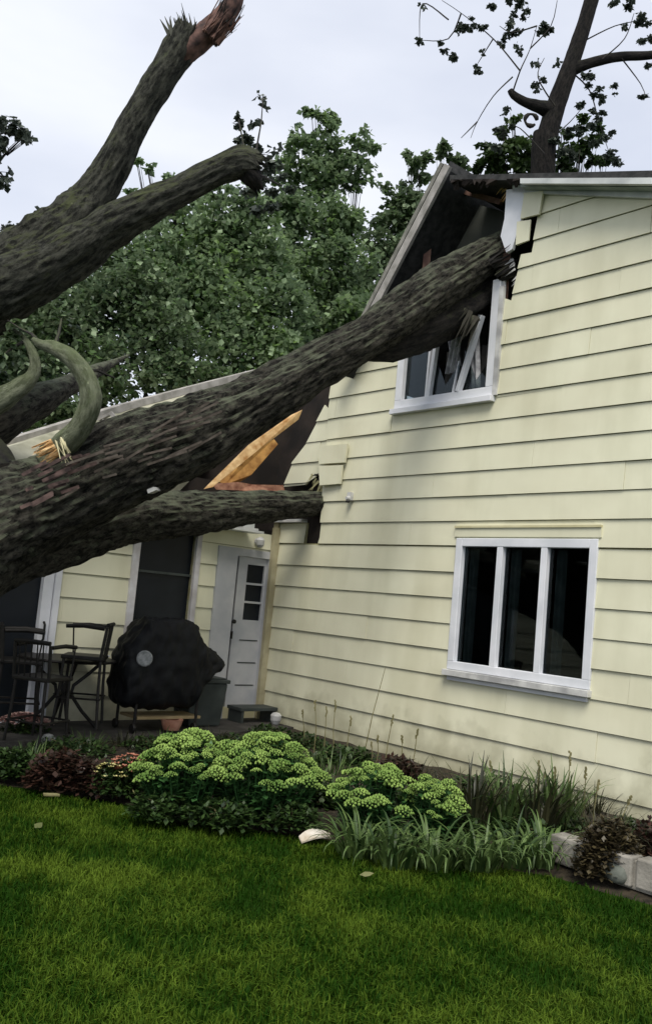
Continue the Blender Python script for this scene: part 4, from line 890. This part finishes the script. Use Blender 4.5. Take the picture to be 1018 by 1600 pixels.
leafy_plant('low_plant', 510, 1260, 70, .22, .06, M_DKL, 900, 'low dark plant in the gap between the stonecrops', 'plant', 27)
leafy_plant('low_plant', 760, 1255, 160, .26, .06, M_DKL, 1500, 'dark plant at the foot of the siding behind the daylilies', 'plant', 28, z=-.04)
leafy_plant('low_plant', 20, 1210, 110, .22, .06, M_DKL, 1500, 'dark low plant at the left edge of the bed', 'plant', 6)
leafy_plant('low_plant', 460, 1165, 120, .14, .05, M_DKL, 1200, 'low dark plant by the siding beside the inner corner', 'plant', 7, z=-.02)
leafy_plant('low_plant', 540, 1195, 120, .20, .06, M_DKL, 1400, 'low dark plant at the foot of the siding behind the stonecrops', 'plant', 8, z=-.04)
leafy_plant('low_plant', 420, 1150, 80, .12, .05, M_DKL, 700, 'low dark plant in front of the door step', 'plant', 9, z=-.02)
leafy_plant('dark_shrub', 620, 1225, 110, .26, .06, M_REDL, 1500, 'dark maroon leaved plant against the siding under the thin stems', 'plant', 10, z=-.05)
leafy_plant('brown_shrub', 950, 1366, 112, .40, .045, leaf_mat('brown_leaf', (.020, .015, .008), (.075, .06, .028), None, .15), 4200, 'brown withered shrub spilling over the concrete edging', 'shrub', 11, z=-.08)
leafy_plant('red_shrub', 1010, 1335, 60, .26, .05, M_REDL, 700, 'small maroon plant at the right edge behind the right block', 'plant', 12, z=-.02)
strap_plant('brown_grass', 945, 1330, -.03, 90, .42, .010, M_STRAPD, 'dry wispy grass rising out of the brown shrub', 'grass clump', 333, spread=.16, lean=(0, .6), droop=(.1, 1.0))
# thin stems
def stems(name, lst, label, seed, head=True):
    q = random.Random(seed); base = atz(lst[0][0], lst[0][1], -.03); t = empty(name, base); tag(t, label, 'stems', 'thin dry stems against the siding'); b = MB(); hd = MB()
    for x0, y0, x1, y1 in lst:
        p = atz(x0, y0, -.03); d = (p - CAM).dot(FWD); e = at(x1, y1, d); b.tube([p, (p + e) / 2 + RT * q.uniform(-.02, .02), e], [.006, .005, .003], 5)
        if head:
            for k in range(9):
                c = e.lerp(p, k * .022); hd.box(c + RT * q.uniform(-.008, .008), RT * .007, UP * .009, FWD * .007)
    b.build('stem', M_STEM, t)
    if head: hd.build('seed_head', M_STEM, t)
stems('tall_stem', [(565, 1195, 602, 1042)], 'tallest thin stake like stem leaning by the siding', 1, False)
stems('dry_stems', [(490, 1180, 492, 1095), (505, 1185, 510, 1105), (522, 1190, 524, 1095), (540, 1195, 548, 1120), (475, 1170, 472, 1110)], 'group of dry seed stems left of the tallest stem', 2)
stems('dry_stems', [(600, 1205, 614, 1118), (585, 1205, 590, 1150), (625, 1210, 628, 1150), (640, 1215, 652, 1140), (578, 1200, 580, 1160)], 'group of dry seed stems right of the tallest stem', 3)
stems('dry_stems', [(770, 1270, 766, 1190), (835, 1280, 842, 1190), (870, 1290, 866, 1200), (885, 1290, 890, 1175), (910, 1295, 915, 1200), (925, 1300, 935, 1220), (960, 1310, 985, 1245), (850, 1280, 852, 1210)], 'group of dry wisps above the concrete blocks', 4)

# edging blocks
def block(x0, y0, L, label, h=.20, dep=.16, dz=0):
    p = atz(x0, y0, -.10); p = Vector((p.x, p.y, 0)); b = MB(); t0 = p - DW * 0; e = p - DW * L
    c = (t0 + e) / 2 + NW * dep / 2 + Z * (-.10 + h / 2 + dz)
    b.box(c, DW * L / 2, NW * dep / 2, Z * h / 2); o = b.build('edging_block', M_BLOCK, bevel=.012)
    tag(o, label, 'concrete block', 'concrete edging blocks'); return o
block(857, 1346, .66, 'pale concrete edging block with its end showing, left of the brown shrub')
block(942, 1371, .46, 'concrete edging block half hidden beneath the brown shrub', dz=-.02)
block(991, 1388, .62, 'concrete edging block at the right frame edge')
b = MB(); c = atz(962, 1374, -.08); b.lathe(c, [(.03, -.02), (.085, .0), (.10, .05), (.07, .10), (.02, .115)], 14, Vector((.1, -.1, 1)))
o = b.build('grey_stone', mat('grey_stone', (.06, .07, .06), (.14, .15, .13), 8, .9, .6, 30), smooth=True); tag(o, 'round grey stone under the brown shrub', 'stone')
fl = leaf_mat('fallen_leaf', (.10, .12, .04), (.20, .20, .09), None, .2)
for i, (x, y, lb) in enumerate(((572, 1366, 'fallen leaf on the lawn below the wood chip'), (60, 1290, 'fallen leaf near the left lawn edge'))):
    b = MB(); c = atz(x, y, -.10); a = i * 1.3; u = Vector((math.cos(a), math.sin(a), .2)) * .045; v = Vector((-math.sin(a), math.cos(a), .25)) * .03
    b.add([c - u, c - u * .2 + v, c + u * .5 + v * .7, c + u * 1.1, c + u * .5 - v * .6 - Z * .005, c - u * .2 - v], [(0, 1, 2, 3), (0, 3, 4, 5)]); o = nrec_build(b, 'fallen_leaf', fl, None); add_tint(o, 6, 0, 1, i); tag(o, lb, 'leaf', 'fallen leaves on the lawn')
# pale scrap of split bark on the mulch
b = MB(); A_ = atz(468, 1321, -.13); B_ = atz(516, 1316, -.13); d = (B_ - A_)
n = 9; nn = Vector((-d.y, d.x, 0)).normalized()
for i in range(n):
    t_ = i / (n - 1); w_ = .045 * math.sin(math.pi * (.08 + .84 * t_)) + .01; p = A_ + d * t_ + Z * (.035 * math.sin(t_ * 3.1) + .03)
    b.v += [p - nn * w_, p + nn * w_ + Z * .03, p + nn * w_ + Z * .018, p - nn * w_ - Z * .012]
for i in range(n - 1):
    for k_ in range(4): b.f.append((i * 4 + k_, i * 4 + (k_ + 1) % 4, (i + 1) * 4 + (k_ + 1) % 4, (i + 1) * 4 + k_))
b.f += [(0, 3, 2, 1), tuple((n - 1) * 4 + k_ for k_ in range(4))]
o = b.build('wood_chip', mat('pale_wood_chip', (.36, .30, .22), (.62, .58, .52), 9, .7)); tag(o, 'pale curled wood chip lying at the lawn edge below the stonecrops', 'wood chip')
b = MB(); c = atz(80, 1246, -.12); b.box(c + Z * .02, Vector((.06, .02, 0)), Vector((-.01, .02, 0)), Z * .01); o = b.build('wood_chip', M_STEM, bevel=.004); tag(o, 'tiny tan wood chip at the lawn edge below the red leaved plants', 'wood chip')

# ------------------------------------------------------------------ patio things
PZ = .03
gp = E(2.0, PZ, .72); grill = empty('grill', gp); tag(grill, 'barbecue grill under a draped black cover on the patio', 'grill')
# cover: lofted cross sections along the grill's length (NW axis)
def loft(name, secs, m_, parent, origin, wr=.03, seed=1):
    b = MB(); n = len(secs[0][1])
    for a, sec in secs:
        for k, (o_, z_) in enumerate(sec):
            w_ = mn.noise(Vector((a * 7 + seed, k * 1.7, z_ * 3))) * wr * 2
            b.v.append(origin + NW * a * .86 - DW * (o_ + w_) + Z * z_)
    for i in range(len(secs) - 1):
        for k in range(n):
            k2 = (k + 1) % n; b.f.append((i * n + k, i * n + k2, (i + 1) * n + k2, (i + 1) * n + k))
    b.f += [tuple(range(n - 1, -1, -1)), tuple((len(secs) - 1) * n + k for k in range(n))]
    o = b.build(name, m_, parent, smooth=True); md = o.modifiers.new('s', 'SUBSURF'); md.levels = md.render_levels = 3; tx = bpy.data.textures.new('folds', 'CLOUDS'); tx.noise_scale = .11; dm = o.modifiers.new('f', 'DISPLACE'); dm.texture = tx; dm.strength = .075; return o
def sec(wb, wt, z0, z1, zt):   # bottom half width, top half width, bottom, shoulder, top
    return [(wb, z0), (wb * 1.0, (z0 + z1) / 2), (wt * 1.05, z1), (wt * .7, zt), (0, zt + .015), (-wt * .7, zt), (-wt * 1.05, z1), (-wb, (z0 + z1) / 2), (-wb, z0), (0, z0)]
S_ = [(-.72, sec(.20, .17, .40, .84, .88)), (-.70, sec(.24, .2, .28, .90, .95)), (-.56, sec(.27, .23, .27, 1.03, 1.12)), (-.42, sec(.28, .25, .24, 1.17, 1.25)), (-.40, sec(.28, .25, .25, 1.18, 1.26)), (-.15, sec(.29, .26, .23, 1.19, 1.27)), (.1, sec(.29, .26, .26, 1.19, 1.27)), (.28, sec(.29, .26, .24, 1.18, 1.26)), (.31, sec(.29, .25, .26, 1.16, 1.24)), (.40, sec(.28, .23, .27, 1.02, 1.09)), (.44, sec(.27, .22, .48, .98, 1.04)), (.70, sec(.22, .18, .68, .86, .91)), (.80, sec(.21, .17, .72, .84, .88)), (.81, sec(.16, .12, .74, .82, .86))]
loft('cover', S_, M_COVER, grill, gp)
b = MB(); b.lathe(gp + NW * -.46 - DW * .285 + Z * .83, [(.001, 0), (.085, 0), (.09, .008), (.08, .018), (.02, .014)], 24, (-DW - NW * .4)); b.build('round_badge', mat('pale_badge', (.16, .17, .17), (.34, .35, .35), 20, .5), grill)
for a in (-.45, .35):
    for o_ in (-.2, .2):
        b = MB(); c = gp + NW * a - DW * o_; b.tube([c + Z * .06, c + Z * .4], .018, 8); b.lathe(c + Z * .05 - NW * .02, [(.05, -.012), (.055, 0), (.05, .024)], 14, NW); b.build('leg', M_BLACKM, grill)
b = MB(); b.box(gp + Z * .16, NW * .42, DW * .2, Z * .015); b.build('bottom_shelf', mat('tan_shelf', (.20, .15, .07), (.32, .25, .14), 5), grill)
# terracotta saucer things under the grill
b = MB(); b.lathe(gp + NW * .02 - DW * .22 + Z * .03, [(.09, 0), (.11, .05), (.13, .12), (.12, .12), (.09, .05)], 18); o = b.build('flower_pot', mat('terracotta', (.30, .14, .09), (.45, .24, .17), 8)); tag(o, 'small terracotta pot on the patio below the grill cover', 'flower pot')
# grey deck box right of the grill
bx_ = E(1.32, PZ, .46); t = empty('storage_box', bx_); tag(t, 'grey green storage box on the patio between the grill and the door', 'storage box')
b = MB(); b.prism([bx_ + NW * x * .23 - DW * y * .17 for x, y in ((-1, -1), (1, -1), (1, 1), (-1, 1))], [bx_ + NW * x * .27 - DW * y * .21 + Z * .52 for x, y in ((-1, -1), (1, -1), (1, 1), (-1, 1))]); b.build('body', M_GREYPL, t, bevel=.02)
b = MB(); b.box(bx_ + Z * .545, NW * .29, DW * .23, Z * .022); b.box(bx_ + Z * .575, NW * .25, DW * .19, Z * .012); b.build('lid', M_GREYPL, t, bevel=.01)
# bar height patio set
def bar_chair(loc, rot, label):
    loc = Vector(loc); t = empty('patio_chair', loc); tag(t, label, 'chair', 'dark metal patio chairs')
    R3 = Matrix.Rotation(rot, 3, 'Z'); T = lambda x, y, z: loc + R3 @ Vector((x, y, z)); ax, ay = R3 @ Vector((1, 0, 0)), R3 @ Vector((0, 1, 0))
    b = MB(); b.box(T(0, 0, .72), ax * .22, ay * .21, Z * .022); b.build('seat', M_BLACKM, t, bevel=.012)
    for x in (-.19, .19):
        for y in (-.18, .18):
            b = MB(); b.tube([T(x, y, .70), T(x * 1.05, y * 1.05, .4), T(x * 1.2, y * 1.2, 0)], .016, 8); b.build('leg', M_BLACKM, t)
    for y in (-.21, .21):
        b = MB(); b.tube([T(-.20, y, 1.04), T(-.02, y, 1.055), T(.20, y, 1.04)], .021, 8); b.tube([T(.19, y, .72), T(.225, y, 1.06)], .018, 8); b.tube([T(-.16, y, .72), T(-.19, y, 1.04)], .010, 6) if y > 0 else None
        b.build('armrest', M_BLACKM, t)
    b = MB(); b.tube([T(.23, -.21, 1.08), T(.26, 0, 1.09), T(.23, .21, 1.08)], .022, 8)
    for y in (-.14, -.07, 0, .07, .14): b.tube([T(.21, y, .73), T(.245, y, 1.08)], .008, 6)
    b.build('backrest', M_BLACKM, t)
    b = MB(); f = 1.12
    for (x0, y0, x1, y1) in ((-.2, -.19, .2, -.19), (-.2, .19, .2, .19), (-.2, -.19, -.2, .19), (.2, -.19, .2, .19)): b.tube([T(x0 * f, y0 * f, .3), T(x1 * f, y1 * f, .3)], .011, 6)
    b.build('stretcher', M_BLACKM, t); return t
cp = at(122, 1120, 9.55); bar_chair((cp.x, cp.y, PZ + .1), math.radians(6), 'dark metal armchair seen side on, its arm standing out against the yellow siding')
cp = at(22, 1120, 9.5); bar_chair((cp.x, cp.y, PZ), math.radians(200), 'dark metal armchair in the shade at the left edge')
cp = at(60, 1120, 9.0); bar_chair((cp.x, cp.y, PZ - .1), math.radians(250), 'dark metal armchair nearest the bed below the trunk')
tp = at(95, 1120, 9.9); tp.z = PZ; tb = empty('patio_table', tp); tag(tb, 'round dark metal patio table with curved legs before the siding', 'table')
b = MB(); b.lathe(tp + Z * .74, [(.02, 0), (.52, 0), (.535, .012), (.52, .028), (.02, .03)], 40); b.build('tabletop', M_BLACKM, tb)
for k in range(4):
    a = k * math.pi / 2 + .5; d = Vector((math.cos(a), math.sin(a), 0)); b = MB()
    b.tube([tp + d * .40 + Z * .74, tp + d * .26 + Z * .60, tp + d * .10 + Z * .46, tp + d * .08 + Z * .36, tp + d * .22 + Z * .18, tp + d * .40 + Z * .0], .020, 8); b.build('leg', M_BLACKM, tb)
b = MB(); b.lathe(tp + Z * .36, [(.10, -.012), (.115, 0), (.10, .012)], 20); b.build('brace_ring', M_BLACKM, tb)
c = tp + RT * .38 + Z * .772 - FWD * .1; b = MB(); b.lathe(c, [(.05, 0), (.08, .01), (.11, .03), (.105, .035), (.05, .014)], 20); o = b.build('bowl', M_WHITE); tag(o, 'small white bowl on the table edge beside the grill cover', 'bowl')
# boot scraper step by the door with pale pot
st = E(.36, 0, .30); t = empty('door_step', st); tag(t, 'low grey metal step before the white back door', 'step')
b = MB(); b.box(st + Z * .20, NW * .30, DW * .16, Z * .022); b.build('tread', M_GREYPL, t, bevel=.006)
for x in (-.26, .26):
    b = MB(); b.box(st + NW * x + Z * .09, NW * .018, DW * .15, Z * .09); b.build('leg', M_GREYPL, t)
c = E(.18, .03, .58); b = MB(); b.lathe(c, [(.045, 0), (.07, .05), (.075, .11), (.05, .14), (.02, .15)], 14); o = b.build('watering_can', M_DIRTYW)
o.name = 'white_jar'; tag(o, 'small white jar on the ground beneath the door step', 'jar')
c = at(76, 1140, 9.0); b = MB(); b.lathe(Vector((c.x, c.y, .0)), [(.05, -.02), (.08, .03), (.06, .08), (.02, .10)], 12, Vector((.3, 0, 1))); o = b.build('grey_stone', mat('dull_stone', (.12, .13, .12), (.24, .25, .24), 8, .9), smooth=True); tag(o, 'small pale stone beside the pink blooms', 'stone')
